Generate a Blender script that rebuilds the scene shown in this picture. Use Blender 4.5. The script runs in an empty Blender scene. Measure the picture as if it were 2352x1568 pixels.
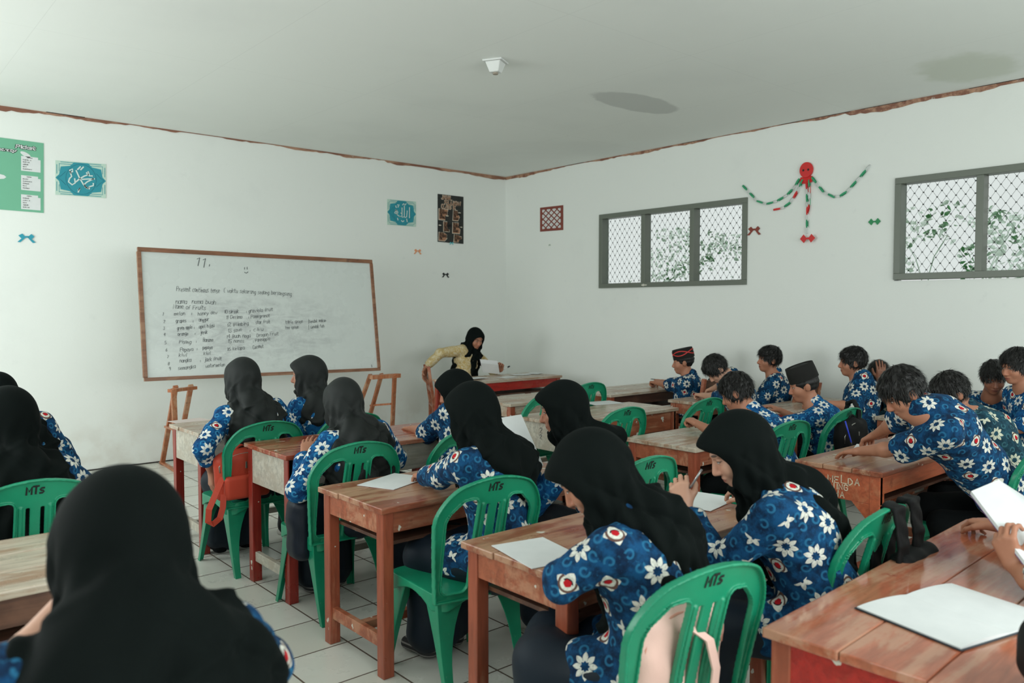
import bpy, math, random
import numpy as np
from mathutils import Vector, Matrix
rng = np.random.default_rng(7); random.seed(7)
SC = bpy.context.scene; COL = SC.collection
# ---------------------------------------------------------------- camera, world, light
FPX = 1819.0; PITCH = math.radians(2.46); YAW = math.radians(49.06)
CAM = np.array([-7.199, -8.430, 1.58])
FW = np.array([math.cos(YAW)*math.cos(PITCH), math.sin(YAW)*math.cos(PITCH), -math.sin(PITCH)])
RT = np.array([math.sin(YAW), -math.cos(YAW), 0.0]); UP = np.cross(RT, FW)
cd = bpy.data.cameras.new('camera'); cam = bpy.data.objects.new('camera', cd); COL.objects.link(cam)
cd.sensor_width = 36; cd.lens = 36*FPX/2352; cd.clip_start = .05
cam.matrix_world = Matrix(((RT[0], UP[0], -FW[0], CAM[0]), (RT[1], UP[1], -FW[1], CAM[1]), (RT[2], UP[2], -FW[2], CAM[2]), (0, 0, 0, 1)))
cd.dof.use_dof = True; cd.dof.focus_distance = 4.6; cd.dof.aperture_fstop = 3.2
SC.camera = cam
SC.cycles.max_bounces = 7; SC.cycles.diffuse_bounces = 5; SC.cycles.glossy_bounces = 3; SC.cycles.transmission_bounces = 4
w = bpy.data.worlds.new('sky'); SC.world = w; w.use_nodes = True
w.node_tree.nodes['Background'].inputs[0].default_value = (.94, .97, .96, 1)
w.node_tree.nodes['Background'].inputs[1].default_value = .80
vs = SC.view_settings; vs.view_transform = 'Standard'; vs.look = 'None'; vs.exposure = 0.0; vs.gamma = 1.0; vs.use_curve_mapping = False
def area(name, loc, rot, sx, sy, power, col):
    l = bpy.data.lights.new(name, 'AREA'); l.shape = 'RECTANGLE'; l.size = sx; l.size_y = sy; l.energy = power; l.color = col
    o = bpy.data.objects.new(name, l); COL.objects.link(o); o.location = loc; o.rotation_euler = rot; return o
# added area lamps as daylight from assumed windows in unseen left and back walls
R90 = math.pi/2
DAY = (.93, 1.0, .985)
for yy, e1, e2 in ((-1.9, 78, 9), (-4.6, 42, 4), (-7.3, 20, 1.5)):
    area('daylight_left', (-8.72, yy, 1.95), (0, -R90, 0), 1.5, 2.0, e1, DAY)
    area('ceiling_fill_left', (-8.70, yy, 1.9), (0, -R90-.75, 0), 1.3, 2.0, e2, DAY)  # added lamps, tilted up to brighten the ceiling
area('daylight_back', (-5.6, -9.85, 2.0), (R90, 0, 0), 2.6, 1.6, 80, DAY)
area('daylight_back', (-2.2, -9.85, 2.0), (R90, 0, 0), 2.6, 1.6, 42, DAY)
area('ceiling_fill_back', (-3.9, -9.85, 1.9), (R90+.75, 0, 0), 5.4, 1.4, 22, DAY)  # added lamp behind the camera, tilted up at the ceiling
# ---------------------------------------------------------------- helpers
def ray(u, v): return FW + RT*(u-1176)/FPX + UP*(784-v)/FPX
def pz(u, v, z): d = ray(u, v); return CAM + d*((z-CAM[2])/d[2])
def py(u, v, y): d = ray(u, v); return CAM + d*((y-CAM[1])/d[1])
def px(u, v, x): d = ray(u, v); return CAM + d*((x-CAM[0])/d[0])
def lin(c): return tuple((x/12.92 if x <= .04045 else ((x+.055)/1.055)**2.4) for x in (k/255 for k in c))
class X:                       # tiny expression wrapper over math nodes
    t = None
    def __init__(s, v): s.v = v
    @staticmethod
    def m(op, *a, clamp=False):
        n = X.t.nodes.new('ShaderNodeMath'); n.operation = op; n.use_clamp = clamp
        for i, q in enumerate(a):
            q = q.v if isinstance(q, X) else q
            if isinstance(q, (int, float)): n.inputs[i].default_value = q
            else: X.t.links.new(q, n.inputs[i])
        return X(n.outputs[0])
    def __add__(s, o): return X.m('ADD', s, o)
    def __radd__(s, o): return X.m('ADD', o, s)
    def __sub__(s, o): return X.m('SUBTRACT', s, o)
    def __rsub__(s, o): return X.m('SUBTRACT', o, s)
    def __mul__(s, o): return X.m('MULTIPLY', s, o)
    def __rmul__(s, o): return X.m('MULTIPLY', o, s)
    def __truediv__(s, o): return X.m('DIVIDE', s, o)
    def lt(s, o): return X.m('LESS_THAN', s, o)
    def gt(s, o): return X.m('GREATER_THAN', s, o)
    def abs(s): return X.m('ABSOLUTE', s)
def ss(a, b, x):               # smoothstep-like ramp
    n = X.t.nodes.new('ShaderNodeMapRange'); n.interpolation_type = 'SMOOTHSTEP'
    X.t.links.new(x.v, n.inputs[0]); n.inputs[1].default_value = a; n.inputs[2].default_value = b
    return X(n.outputs[0])
def mix(f, a, b):
    n = X.t.nodes.new('ShaderNodeMix'); n.data_type = 'RGBA'
    for q, i in ((f, 0), (a, 6), (b, 7)):
        q = q.v if isinstance(q, X) else q
        if isinstance(q, (int, float)): n.inputs[i].default_value = q
        elif isinstance(q, tuple): n.inputs[i].default_value = (*q[:3], 1)
        else: X.t.links.new(q, n.inputs[i])
    return X(n.outputs[2])
def attr(name):
    n = X.t.nodes.new('ShaderNodeAttribute'); n.attribute_name = name
    s = X.t.nodes.new('ShaderNodeSeparateXYZ'); X.t.links.new(n.outputs['Vector'], s.inputs[0])
    return X(s.outputs[0]), X(s.outputs[1]), X(s.outputs[2])
def coord(kind='Object', scale=(1, 1, 1), loc=(0, 0, 0)):
    n = X.t.nodes.new('ShaderNodeTexCoord'); m = X.t.nodes.new('ShaderNodeMapping')
    X.t.links.new(n.outputs[kind], m.inputs[0]); m.inputs['Scale'].default_value = scale; m.inputs['Location'].default_value = loc
    return m.outputs[0]
def geo_pos(scale=(1, 1, 1)):
    n = X.t.nodes.new('ShaderNodeNewGeometry'); m = X.t.nodes.new('ShaderNodeMapping')
    X.t.links.new(n.outputs['Position'], m.inputs[0]); m.inputs['Scale'].default_value = scale
    return m.outputs[0]
def sep(v):
    s = X.t.nodes.new('ShaderNodeSeparateXYZ'); X.t.links.new(v, s.inputs[0]); return X(s.outputs[0]), X(s.outputs[1]), X(s.outputs[2])
def noise(vec, scale, detail=3, rough=.55, dist=0.0):
    n = X.t.nodes.new('ShaderNodeTexNoise'); X.t.links.new(vec, n.inputs['Vector'])
    n.inputs['Scale'].default_value = scale; n.inputs['Detail'].default_value = detail; n.inputs['Roughness'].default_value = rough; n.inputs['Distortion'].default_value = dist
    return X(n.outputs[0])
def voro(vec, scale, out=0, feat='F1'):
    n = X.t.nodes.new('ShaderNodeTexVoronoi'); n.feature = feat; X.t.links.new(vec, n.inputs['Vector']); n.inputs['Scale'].default_value = scale
    return X(n.outputs[out])
MATS = {}
def mat(name, fn=None, col=(.5, .5, .5), rough=.6, spec=.5, **kw):
    if name in MATS: return MATS[name]
    m = bpy.data.materials.new(name); m.use_nodes = True; X.t = m.node_tree; b = m.node_tree.nodes['Principled BSDF']
    b.inputs['Base Color'].default_value = (*col, 1); b.inputs['Roughness'].default_value = rough; b.inputs['Specular IOR Level'].default_value = spec
    for k, v in kw.items(): b.inputs[k.replace('_', ' ')].default_value = v
    if fn:
        r = fn(b)
        if r is not None:
            if not isinstance(r, tuple): r = (r,)
            m.node_tree.links.new(r[0].v, b.inputs['Base Color'])
            if len(r) > 1 and r[1] is not None: m.node_tree.links.new(r[1].v, b.inputs['Roughness'])
            if len(r) > 2:
                bp = m.node_tree.nodes.new('ShaderNodeBump'); bp.inputs['Strength'].default_value = r[3]; bp.inputs['Distance'].default_value = .01
                m.node_tree.links.new(r[2].v, bp.inputs['Height']); m.node_tree.links.new(bp.outputs[0], b.inputs['Normal'])
    MATS[name] = m; return m
def newmesh(name, V, F, m=None, parent=None, smooth=False, loc=None, uv=None):
    me = bpy.data.meshes.new(name); V = np.asarray(V, dtype=np.float32)
    if isinstance(F, np.ndarray):
        me.vertices.add(len(V)); me.vertices.foreach_set('co', V.ravel())
        k = F.shape[1]; me.loops.add(F.size); me.loops.foreach_set('vertex_index', F.ravel().astype(np.int32))
        me.polygons.add(len(F)); me.polygons.foreach_set('loop_start', np.arange(0, F.size, k, dtype=np.int32))
        me.update(calc_edges=True)
    else:
        me.from_pydata([tuple(map(float, v)) for v in V], [], F); me.update()
    if smooth: me.polygons.foreach_set('use_smooth', np.ones(len(me.polygons), dtype=bool))
    o = bpy.data.objects.new(name, me); COL.objects.link(o)
    if m is not None: me.materials.append(m)
    if parent is not None: o.parent = parent
    if loc is not None: o.location = loc
    return o
def tag(o, label=None, cat=None, group=None, kind=None):
    if label: o['label'] = label
    if cat: o['category'] = cat
    if group: o['group'] = group
    if kind: o['kind'] = kind
    return o
def empty(name, loc=(0, 0, 0), rz=0.0, label=None, cat=None, group=None):
    o = bpy.data.objects.new(name, None); o.empty_display_size = .1; COL.objects.link(o); o.location = loc; o.rotation_euler = (0, 0, rz)
    return tag(o, label, cat, group)
def copy_tree(o, parent=None):
    c = o.copy(); COL.objects.link(c)
    if parent is not None: c.parent = parent
    for ch in o.children: copy_tree(ch, c)
    return c
class MB:                      # mesh builder
    def __init__(s): s.V = []; s.F = []
    def quad(s, *p):
        b = len(s.V); s.V += [tuple(map(float, q)) for q in p]; s.F.append(tuple(range(b, b+len(p))))
    def box(s, lo, hi, R=None, T=None):
        x0, y0, z0 = lo; x1, y1, z1 = hi; P = [(x0, y0, z0), (x1, y0, z0), (x1, y1, z0), (x0, y1, z0), (x0, y0, z1), (x1, y0, z1), (x1, y1, z1), (x0, y1, z1)]
        s.hexa(P, R, T)
    def hexa(s, P, R=None, T=None):
        b = len(s.V)
        for p in P:
            p = Vector(p)
            if R is not None: p = R @ p
            if T is not None: p = p + Vector(T)
            s.V.append(tuple(p))
        s.F += [tuple(b+i for i in f) for f in ((0, 3, 2, 1), (4, 5, 6, 7), (0, 1, 5, 4), (1, 2, 6, 5), (2, 3, 7, 6), (3, 0, 4, 7))]
    def bar(s, a, b, w, t, up=(0, 0, 1)):
        a = Vector(a); b = Vector(b); d = (b-a).normalized(); sd = d.cross(Vector(up))
        if sd.length < 1e-4: sd = d.cross(Vector((1, 0, 0)))
        sd.normalize(); u = sd.cross(d).normalized(); P = []
        for q in (a, b):
            for i, j in ((-1, -1), (1, -1), (1, 1), (-1, 1)): P.append(q + sd*(i*w/2) + u*(j*t/2))
        s.hexa(P)
    def tube(s, pts, r, n=8, closed=False, caps=True):
        pts = [Vector(p) for p in pts]; m = len(pts); rs = r if isinstance(r, (list, tuple)) else [r]*m; b = len(s.V); pv = None
        for i, p in enumerate(pts):
            if closed: d = (pts[(i+1) % m]-pts[i-1]).normalized()
            else: d = (pts[min(i+1, m-1)]-pts[max(i-1, 0)]).normalized()
            if pv is None: pv = d.orthogonal().normalized()
            pv = (pv - d*pv.dot(d)).normalized(); q = d.cross(pv)
            for k in range(n):
                a = 2*math.pi*k/n; s.V.append(tuple(p + (pv*math.cos(a)+q*math.sin(a))*rs[i]))
        for i in range(m if closed else m-1):
            i2 = (i+1) % m
            for k in range(n): s.F.append((b+i*n+k, b+i*n+(k+1) % n, b+i2*n+(k+1) % n, b+i2*n+k))
        if caps and not closed: s.F.append(tuple(b+k for k in range(n))[::-1]); s.F.append(tuple(b+(m-1)*n+k for k in range(n)))
    def ngon_prism(s, poly, d):   # poly list of 3d points, d extrusion vector
        b = len(s.V); n = len(poly); d = Vector(d)
        s.V += [tuple(p) for p in poly] + [tuple(Vector(p)+d) for p in poly]
        s.F.append(tuple(range(b, b+n))[::-1]); s.F.append(tuple(range(b+n, b+2*n)))
        for i in range(n): s.F.append((b+i, b+(i+1) % n, b+n+(i+1) % n, b+n+i))
    def build(s, name, m, parent=None, smooth=False, bevel=0, loc=None):
        o = newmesh(name, s.V, s.F, m, parent, smooth, loc)
        if bevel:
            bm = o.modifiers.new('bevel', 'BEVEL'); bm.width = bevel; bm.segments = 2; bm.limit_method = 'ANGLE'
        return o
# ---- single-stroke lettering: grid x 0-4, y 0-8 (baseline 2, x-height 6, cap 8)
GL = dict(zip('abcdefghijklmnopqrstuvwxyz', ['35 26 06 02 22 33|36 32', '08 02|05 16 26 35 33 22 12 03', '36 16 05 03 12 32', '38 32|35 26 16 05 03 12 22 33', '04 34 35 26 16 05 03 12 32',
 '38 28 17 12|05 25', '35 26 16 05 03 12 22 33|36 31 20 00', '08 02|04 16 26 35 32', '16 12|18 17', '26 21 10 00|28 27', '08 02|36 04 32', '18 13 22', '02 06|05 16 25 22|25 36 46 45 42', '06 02|04 16 26 35 32',
 '16 05 03 12 22 33 35 26 16', '06 00|05 16 26 35 33 22 12 03', '36 30|35 26 16 05 03 12 22 33', '06 02|04 16 36', '36 16 05 14 24 33 22 02', '18 13 22 32|06 36', '06 03 12 22 33|36 32', '06 22 46', '06 12 25 32 46', '06 32|36 02', '06 22|46 22 00', '06 36 02 32']))
GL.update(dict(zip('ABCDEFGHIJKLMNOPRSTUWXYVZ', ['02 28 42|14 34', '02 08 28 37 35 05|25 34 33 22 02', '47 38 18 07 03 12 32 43', '02 08 28 46 44 22 02', '42 02 08 48|05 35', '02 08 48|05 35', '47 38 18 07 03 12 32 43 45 25', '02 08|42 48|05 45', '22 28', '38 33 22 12 03', '02 08|48 05 42', '08 02 42',
 '02 08 24 48 42', '02 08 42 48', '18 07 03 12 32 43 47 38 18', '02 08 38 47 46 35 05', '02 08 38 47 46 35 05|25 42', '47 38 18 07 06 15 35 44 43 32 12 03', '08 48|28 22', '08 03 12 32 43 48', '08 12 25 32 48', '08 42|48 02', '08 25 48|25 22', '08 22 48', '08 48 02 42'])))
GL.update(dict(zip('0123456789:.(|-/', ['18 07 03 12 32 43 47 38 18', '07 18 12', '07 18 38 47 02 42', '08 48 25 44 43 32 12 03', '38 04 44|38 32', '48 08 05 35 44 43 32 02', '38 05 03 12 32 43 44 35 05', '08 48 12', '18 07 06 34 33 22 12 03 04 36 37 28 18', '36 15 07 18 38 47 43 32', '15 14|13 12', '13 12', '29 07 03 21', '10 19', '05 25', '01 49'])))
def text_lines(s, x, y, h, slant=.12, jit=0.0, sp=1.0):   # -> polylines in 2d
    out = []; u = h/6.0; cx = x
    for ch in s:
        if ch == ' ': cx += 3.6*u*sp; continue
        g = GL.get(ch) or GL.get(ch.upper())
        if not g: cx += 3*u; continue
        mx = 0; jy = random.uniform(-jit, jit)*h; sc = 1+random.uniform(-jit, jit)
        for st in g.split('|'):
            pl = []
            for p in st.split(' '):
                a, b = int(p[0]), int(p[1])-2; mx = max(mx, a)
                pl.append((cx+(a*sc+slant*b)*u+random.uniform(-jit, jit)*u, y+jy+b*u*sc))
            out.append(pl)
        cx += (mx+1.3)*u*sp
    return out, cx
def strokes(mb, lines, wd, fn, off=0.0):      # ribbons; fn maps 2d -> 3d (Vector) with lift off
    for pl in lines:
        if len(pl) == 1: pl = [pl[0], (pl[0][0]+wd*.6, pl[0][1])]
        n = len(pl); L = []; R = []
        for i, (x, y) in enumerate(pl):
            a = pl[max(i-1, 0)]; b = pl[min(i+1, n-1)]; dx, dy = b[0]-a[0], b[1]-a[1]; l = math.hypot(dx, dy) or 1
            ex = ey = 0
            if i == 0: ex, ey = -dx/l*wd*.4, -dy/l*wd*.4
            if i == n-1: ex, ey = dx/l*wd*.4, dy/l*wd*.4
            nx, ny = -dy/l*wd/2, dx/l*wd/2
            L.append(fn(x+nx+ex, y+ny+ey, off)); R.append(fn(x-nx+ex, y-ny+ey, off))
        b = len(mb.V); mb.V += [tuple(p) for p in L+R]
        for i in range(n-1): mb.F.append((b+i, b+n+i, b+n+i+1, b+i+1))
def fill(mb, poly, fn, off=0.0):
    b = len(mb.V); mb.V += [tuple(fn(x, y, off)) for x, y in poly]; mb.F.append(tuple(range(b, b+len(poly))))
# ---------------------------------------------------------------- materials
def f_wall(b):
    P = geo_pos(); n1 = noise(P, .9, 5, .6); n2 = noise(P, 7, 4, .6); n3 = noise(P, 60, 3)
    x, y, z = sep(P)
    d = ss(.62, .80, n2)*.35 + ss(.55, .75, n1)*.3
    c = mix(d, lin((230, 233, 229)), lin((214, 217, 215)))
    low = ss(.7, .1, z)*ss(.4, .65, noise(P, 3.5, 4))*.4
    return mix(low, c, lin((204, 196, 186))), None, n3*.5+n2, .12
M_wall = mat('wall_paint', f_wall, rough=.75, spec=.25)
def f_ceil(b):
    P = geo_pos(); x, y, z = sep(P); n1 = noise(P, .6, 4); n2 = noise(P, 5, 4)
    c = mix(ss(.45, .75, n1)*.6, lin((228, 231, 227)), lin((218, 221, 218)))
    # water stains with a shape of their own
    dx = (x+1.72)/.52; dy = (y+3.80)/.22; r = X.m('SQRT', dx*dx+dy*dy)
    c = mix(ss(1.05, .9, r + (n2-.5)*.35)*.75, c, lin((190, 193, 190)))
    dx = (x+.62)/.5; dy = (y+6.1)/.35; r = X.m('SQRT', dx*dx+dy*dy)
    c = mix(ss(1.1, .6, r + (n2-.5)*.8)*.55, c, lin((196, 202, 186)))
    # panel seams
    sx = X.m('PINGPONG', x+.02, .61).lt(.0025); sy = X.m('PINGPONG', y+.03, 1.22).lt(.0025)
    c = mix(X.m('MAXIMUM', sx, sy)*.10, c, lin((120, 120, 120)))
    return c, None, n1+n2*.15, .25
M_ceil = mat('ceiling_paint', f_ceil, rough=.8, spec=.2)
def f_floor(b):
    P = geo_pos((1/.345,)*3); x, y, z = sep(P)
    fx = X.m('PINGPONG', x+.57, .5); fy = X.m('PINGPONG', y-.11, .5); e = X.m('MINIMUM', fx, fy)
    nz = noise(P, 1.2, 5, .6); ns = noise(P, 9, 4, .65); g = (e + (ns-.5)*.005).lt(.0125)
    wn = X.t.nodes.new('ShaderNodeTexWhiteNoise'); wn.noise_dimensions = '2D'
    cb = X.t.nodes.new('ShaderNodeCombineXYZ'); X.t.links.new(X.m('FLOOR', x+.57).v, cb.inputs[0]); X.t.links.new(X.m('FLOOR', y-.11).v, cb.inputs[1])
    X.t.links.new(cb.outputs[0], wn.inputs[0]); tn = X(wn.outputs[0])
    c = mix(tn, lin((206, 206, 196)), lin((218, 218, 210)))
    c = mix(ss(.55, .85, nz)*.35, c, lin((182, 176, 164)))
    c = mix(ss(.73, .76, ns)*.7, c, lin((105, 98, 88)))
    c = mix(g, c, lin((92, 78, 66)))
    r = ss(.3, .8, nz)*.2+.24+g*.5
    return c, r, X.m('SUBTRACT', 1, g), .3
M_floor = mat('floor_tile', f_floor, spec=.5)
def wood(name, c1, c2, c3, wear=.5, rough=.42, chips=True, ax=0, bump=.10):
    def f(b):
        s = [1.0, 1.0, 1.0]; s[ax] = .12
        P = coord('Object', tuple(s)); Q = coord('Object')
        gr = noise(P, 38, 5, .6, .6); w1 = noise(P, 9, 6, .68, .4); w2 = noise(Q, 5, 5, .65)
        c = mix(ss(.3, .75, gr), c1, tuple(k*.62 for k in c1))
        c = mix(ss(.60-wear*.3, .66-wear*.2, w1*.7+w2*.3), c, mix(gr, c2, tuple(k*.72 for k in c2)))
        if chips: c = mix(ss(.685, .70, noise(Q, 15, 3, .5)), c, lin((205, 200, 188)))
        c = mix(ss(.66, .72, noise(Q, 6.5, 4, .6))*.75, c, c3)
        return c, w2*.30+rough-.24, gr*.6+w1, bump
    return mat(name, f, spec=.5)
M_top1 = wood('worn_brown_top', lin((150, 82, 58)), lin((184, 140, 112)), lin((96, 62, 48)), .55, .40)
M_top2 = wood('red_brown_top', lin((160, 72, 48)), lin((184, 132, 104)), lin((112, 52, 38)), .42, .30)
M_top3 = wood('peach_brown_top', lin((178, 104, 78)), lin((190, 138, 112)), lin((140, 40, 30)), .45, .19, False, bump=.015)
M_topw = wood('pale_wood_glare_top', lin((196, 182, 164)), lin((172, 140, 116)), lin((120, 92, 74)), .45, .38, False)  # pale wood tone, with white glare on the desk tops put into the colour
M_rail = wood('brown_rail', lin((166, 92, 64)), lin((188, 130, 100)), lin((110, 66, 50)), .42, .45)
M_red = wood('red_paint', lin((172, 44, 36)), lin((168, 70, 50)), lin((90, 40, 32)), .25, .38)
M_redz = wood('red_leg_paint', lin((150, 46, 36)), lin((160, 84, 60)), lin((90, 42, 34)), .3, .4, ax=2)
M_legz = wood('brown_leg', lin((160, 82, 58)), lin((180, 118, 90)), lin((92, 52, 42)), .35, .42, ax=2)
M_orange = wood('orange_panel', lin((190, 98, 64)), lin((196, 120, 84)), lin((140, 74, 52)), .3, .5, False)
M_grey = wood('white_panel', lin((198, 192, 178)), lin((186, 176, 160)), lin((150, 138, 122)), .4, .5, False)
M_greyz = wood('white_leg', lin((196, 190, 176)), lin((150, 70, 50)), lin((140, 120, 104)), .16, .5, False, ax=2)
M_dark = wood('dark_wood', lin((84, 54, 42)), lin((112, 76, 58)), lin((50, 36, 30)), .4, .5, False)
M_easel = wood('easel_wood', lin((184, 112, 74)), lin((200, 150, 116)), lin((120, 74, 52)), .4, .5, False, ax=2)
M_frame = wood('board_frame_wood', lin((138, 92, 66)), lin((160, 118, 90)), lin((90, 62, 48)), .4, .45, False)
def plain(name, c, rough=.6, **k): return mat(name, None, col=lin(c), rough=rough, **k)
def f_green(b):
    P = coord('Object'); n = noise(P, 4, 3); n2 = noise(P, 70, 3)
    c = mix(ss(.35, .7, n), lin((16, 128, 94)), lin((22, 144, 106)))
    return mix(ss(.68, .75, n2)*.3, c, lin((120, 170, 150))), ss(.3, .8, n)*.12+.30, n2, .03
M_green = mat('green_plastic', f_green, spec=.5)
M_ink = plain('black_print', (18, 20, 20), .7); M_marker = plain('black_marker', (78, 83, 86), .7)
M_chalk = plain('white_chalk', (214, 202, 176), .9)
def f_paper(b): return mix(noise(coord('Object'), 12, 3), lin((224, 226, 226)), lin((208, 211, 212)))
M_paper = mat('white_paper', f_paper, rough=.7, spec=.2)
M_alu = plain('window_frame_paint', (104, 110, 100), .4); M_wire = plain('mesh_wire', (46, 48, 46), .5)
M_glass = mat('window_glass', None, col=(.95, 1, .98), rough=.0, Transmission_Weight=1.0, IOR=1.0, spec=0)
# ---------------------------------------------------------------- room shell
XL, YB, HC = -8.8, -9.95, 3.385
def struct(o): o['kind'] = 'structure'; return o
mb = MB(); mb.box((XL-.15, YB-.15, -.1), (.15, .15, 0)); struct(mb.build('floor', M_floor))
mb = MB(); mb.box((XL-.15, YB-.15, HC), (.15, .15, HC+.1)); struct(mb.build('ceiling', M_ceil))
mb = MB(); mb.box((XL-.15, 0, 0), (.15, .15, HC)); struct(mb.build('wall_front', M_wall))
WIN = [(-3.83, -1.775, 1.815, 2.71), (-7.37, -5.32, 1.825, 2.72)]      # y0,y1,z0,z1 in the right wall
mb = MB(); mb.box((0, YB-.15, 0), (.15, 0, WIN[0][2])); mb.box((0, YB-.15, WIN[0][3]), (.15, 0, HC))
mb.box((0, WIN[0][1], WIN[0][2]), (.15, 0, WIN[0][3])); mb.box((0, WIN[1][1], WIN[0][2]), (.15, WIN[0][0], WIN[0][3])); mb.box((0, YB-.15, WIN[0][2]), (.15, WIN[1][0], WIN[0][3]))
struct(mb.build('wall_right', M_wall))
mb = MB(); ys = [(-.9, -2.9), (-3.6, -5.6), (-6.3, -8.3)]              # left-hand wall with three tall window openings
mb.box((XL-.15, YB, 0), (XL, 0, 1.15)); mb.box((XL-.15, YB, 2.75), (XL, 0, HC)); e = 0.0
for a, b in ys: mb.box((XL-.15, a, 1.15), (XL, e, 2.75)); e = b
mb.box((XL-.15, YB, 1.15), (XL, e, 2.75)); struct(mb.build('wall_left', M_wall))
mb = MB(); mb.box((XL, YB-.15, 0), (0, YB, 1.15)); mb.box((XL, YB-.15, 2.85), (0, YB, HC)); e = XL
for a, b in [(-6.95, -4.25), (-3.55, -.85)]: mb.box((e, YB-.15, 1.15), (a, YB, 2.85)); e = b
mb.box((e, YB-.15, 1.15), (0, YB, 2.85)); struct(mb.build('wall_back', M_wall))
# raw timber strip in the ceiling joint, ragged where the plaster stops
M_strip = wood('strip_wood', lin((182, 140, 114)), lin((136, 88, 68)), lin((208, 202, 192)), .5, .7, False)
def strip(name, P0, d, n, inward, L, phase):
    mb = MB(); ofs = []
    for i in range(n+1):
        t = i/n*L; a = .010+.007*math.sin(t*2.3+phase)+.006*math.sin(t*9.1+phase*2)+random.uniform(-.004, .004); ofs.append((t, max(a, .004)+.012*(math.sin(t*.9+phase) > .2)))
    D = Vector(d); I = Vector(inward)
    for (t0, a0), (t1, a1) in zip(ofs[:-1], ofs[1:]):
        p0 = Vector(P0)+D*t0; p1 = Vector(P0)+D*t1; z = Vector((0, 0, 1))
        mb.hexa([p0-z*a0*1.5, p1-z*a1*1.5, p1-z*a1*1.5+I*.008, p0-z*a0*1.5+I*.008, p0, p1, p1+I*.012, p0+I*.012])
    return struct(mb.build(name, M_strip))
strip('trim_1', (-8.7, 0, HC), (1, 0, 0), 200, (0, -1, 0), 8.7, .4)
strip('trim_2', (0, 0, HC), (0, -1, 0), 200, (-1, 0, 0), 9.5, 2.1)
M_gap = plain('dark_gap', (40, 34, 30), .9)
mb = MB()
for t0, t1 in ((3.0, 3.35), (4.2, 4.9), (5.0, 5.4), (5.9, 6.5), (1.2, 1.5)): mb.box((-.014, -t1, HC-.004), (-.011, -t0, HC))
mb.box((-5.60, -.03, HC-.003), (-5.28, -.012, HC)); struct(mb.build('trim_3', M_gap))
mb = MB(); mb.box((XL, -.006, 0), (0, 0, .012)); struct(mb.build('baseboard_front', M_gap))
# windows: frame, mullions, panes, expanded-metal guard
def window(n, y0, y1, z0, z1, ncol):
    root = struct(empty('window_%d' % n, (0, (y0+y1)/2, z0))); c = (y0+y1)/2; H = z1-z0; W = y1-y0
    mb = MB(); t = .055; x0, x1 = -.022, .1
    mb.box((x0, -W/2, 0), (x1, W/2, t)); mb.box((x0, -W/2, H-t), (x1, W/2, H)); mb.box((x0, -W/2, t), (x1, -W/2+t, H-t)); mb.box((x0, W/2-t, t), (x1, W/2, H-t))
    for k in range(1, ncol):
        yy = -W/2+W*k/ncol; mb.box((x0+.006, yy-.028, t), (x1, yy+.028, H-t))
    mb.build('window_frame', M_alu, root, bevel=.003)
    mb = MB()
    for k in range(ncol):
        a = -W/2+W*k/ncol+.045; b = -W/2+W*(k+1)/ncol-.045
        mb.box((.052, a, .05), (.056, b, H-.05))
    mb.build('pane', M_glass, root)
    mb = MB(); dy, dz = .0755, .104; k = 0
    ny = int(W/dy)+2; nz = int(H/dz)+3
    for i in range(ny):
        for j in range(nz):
            for ph in (0, 1):
                y = -W/2+(i+ph*.5)*dy; z = (j+ph*.5)*dz-.02
                for s in (-1, 1):
                    a = (.088, y, z); b = (.088, y+s*dy/2, z+dz/2)
                    if all(-W/2+.03 < p[1] < W/2-.03 and .02 < p[2] < H-.02 for p in (a, b)): mb.bar(a, b, .0019, .0019)
                if -W/2+.04 < y < W/2-.04 and .03 < z < H-.03: mb.box((.085, y-.0065, z-.0045), (.091, y+.0065, z+.0045))
    mb.build('guard_mesh', M_wire, root)
    return root
window(1, *WIN[0], 3); window(2, *WIN[1], 3)
mb = MB(); mb.box((-.028, -.05, 0), (-.022, .03, .012)); mb.box((-.03, -.012, -.006), (-.022, .012, .018))
o = mb.build('latch', plain('latch_white', (210, 208, 196), .5), bpy.data.objects['window_1'], bevel=.002); o.location = (0, .32, .018)
# climbing leaves outside the windows
def f_leaf(b):
    n = X.t.nodes.new('ShaderNodeObjectInfo'); P = geo_pos(); v = noise(P, 3.3, 2)
    return mix(ss(.34, .56, v), lin((64, 128, 70)), lin((232, 242, 234)))  # near-white blotches put the overexposed daylight into the leaf colour
M_leaf = mat('leaf', f_leaf, rough=.5, Transmission_Weight=0.0)
def creeper(name, y0, y1, dens, seed, label):
    r = random.Random(seed); mb = MB(); n = int(dens*(y1-y0))
    for i in range(n):
        y = r.uniform(y0, y1); u = (y-y0)/(y1-y0); top = 2.42+.28*(math.sin(y*2.1)*.5+.1)
        z = 1.55+(top-1.55)*r.random()**1.25; x = .85+.35*r.random()
        if math.sin(y*5.1)+math.sin(z*7+y*3)+math.sin(z*13-y*9)*.6 < -.75: continue
        s = r.uniform(.018, .042); c = Vector((x, y, z)); a = Vector((r.uniform(-.5, .5), r.uniform(-1, 1), r.uniform(-1, .4))).normalized(); nn = a.orthogonal().normalized(); q = a.cross(nn); q = (q*math.cos(r.random()*6)+nn*math.sin(r.random()*6)).normalized()
        m = a.cross(q)*s*.18
        P = [c-a*s, c-a*s*.35+q*s*.55, c+a*s*.35+q*s*.42, c+a*s*1.1, c+a*s*.35-q*s*.42, c-a*s*.35-q*s*.55]
        mb.quad(P[0], P[1]+m, P[2]+m, P[3]); mb.quad(P[0], P[3], P[4]+m, P[5]+m)
    for k in range(7):
        y = r.uniform(y0, y1); pts = [(1.1, y+.15*math.sin(j*.9+k), j*.21-.02) for j in range(12)]; mb.tube(pts, .005, 5)
    return tag(mb.build(name, M_leaf), label, 'shrub', None, 'stuff')
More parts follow.
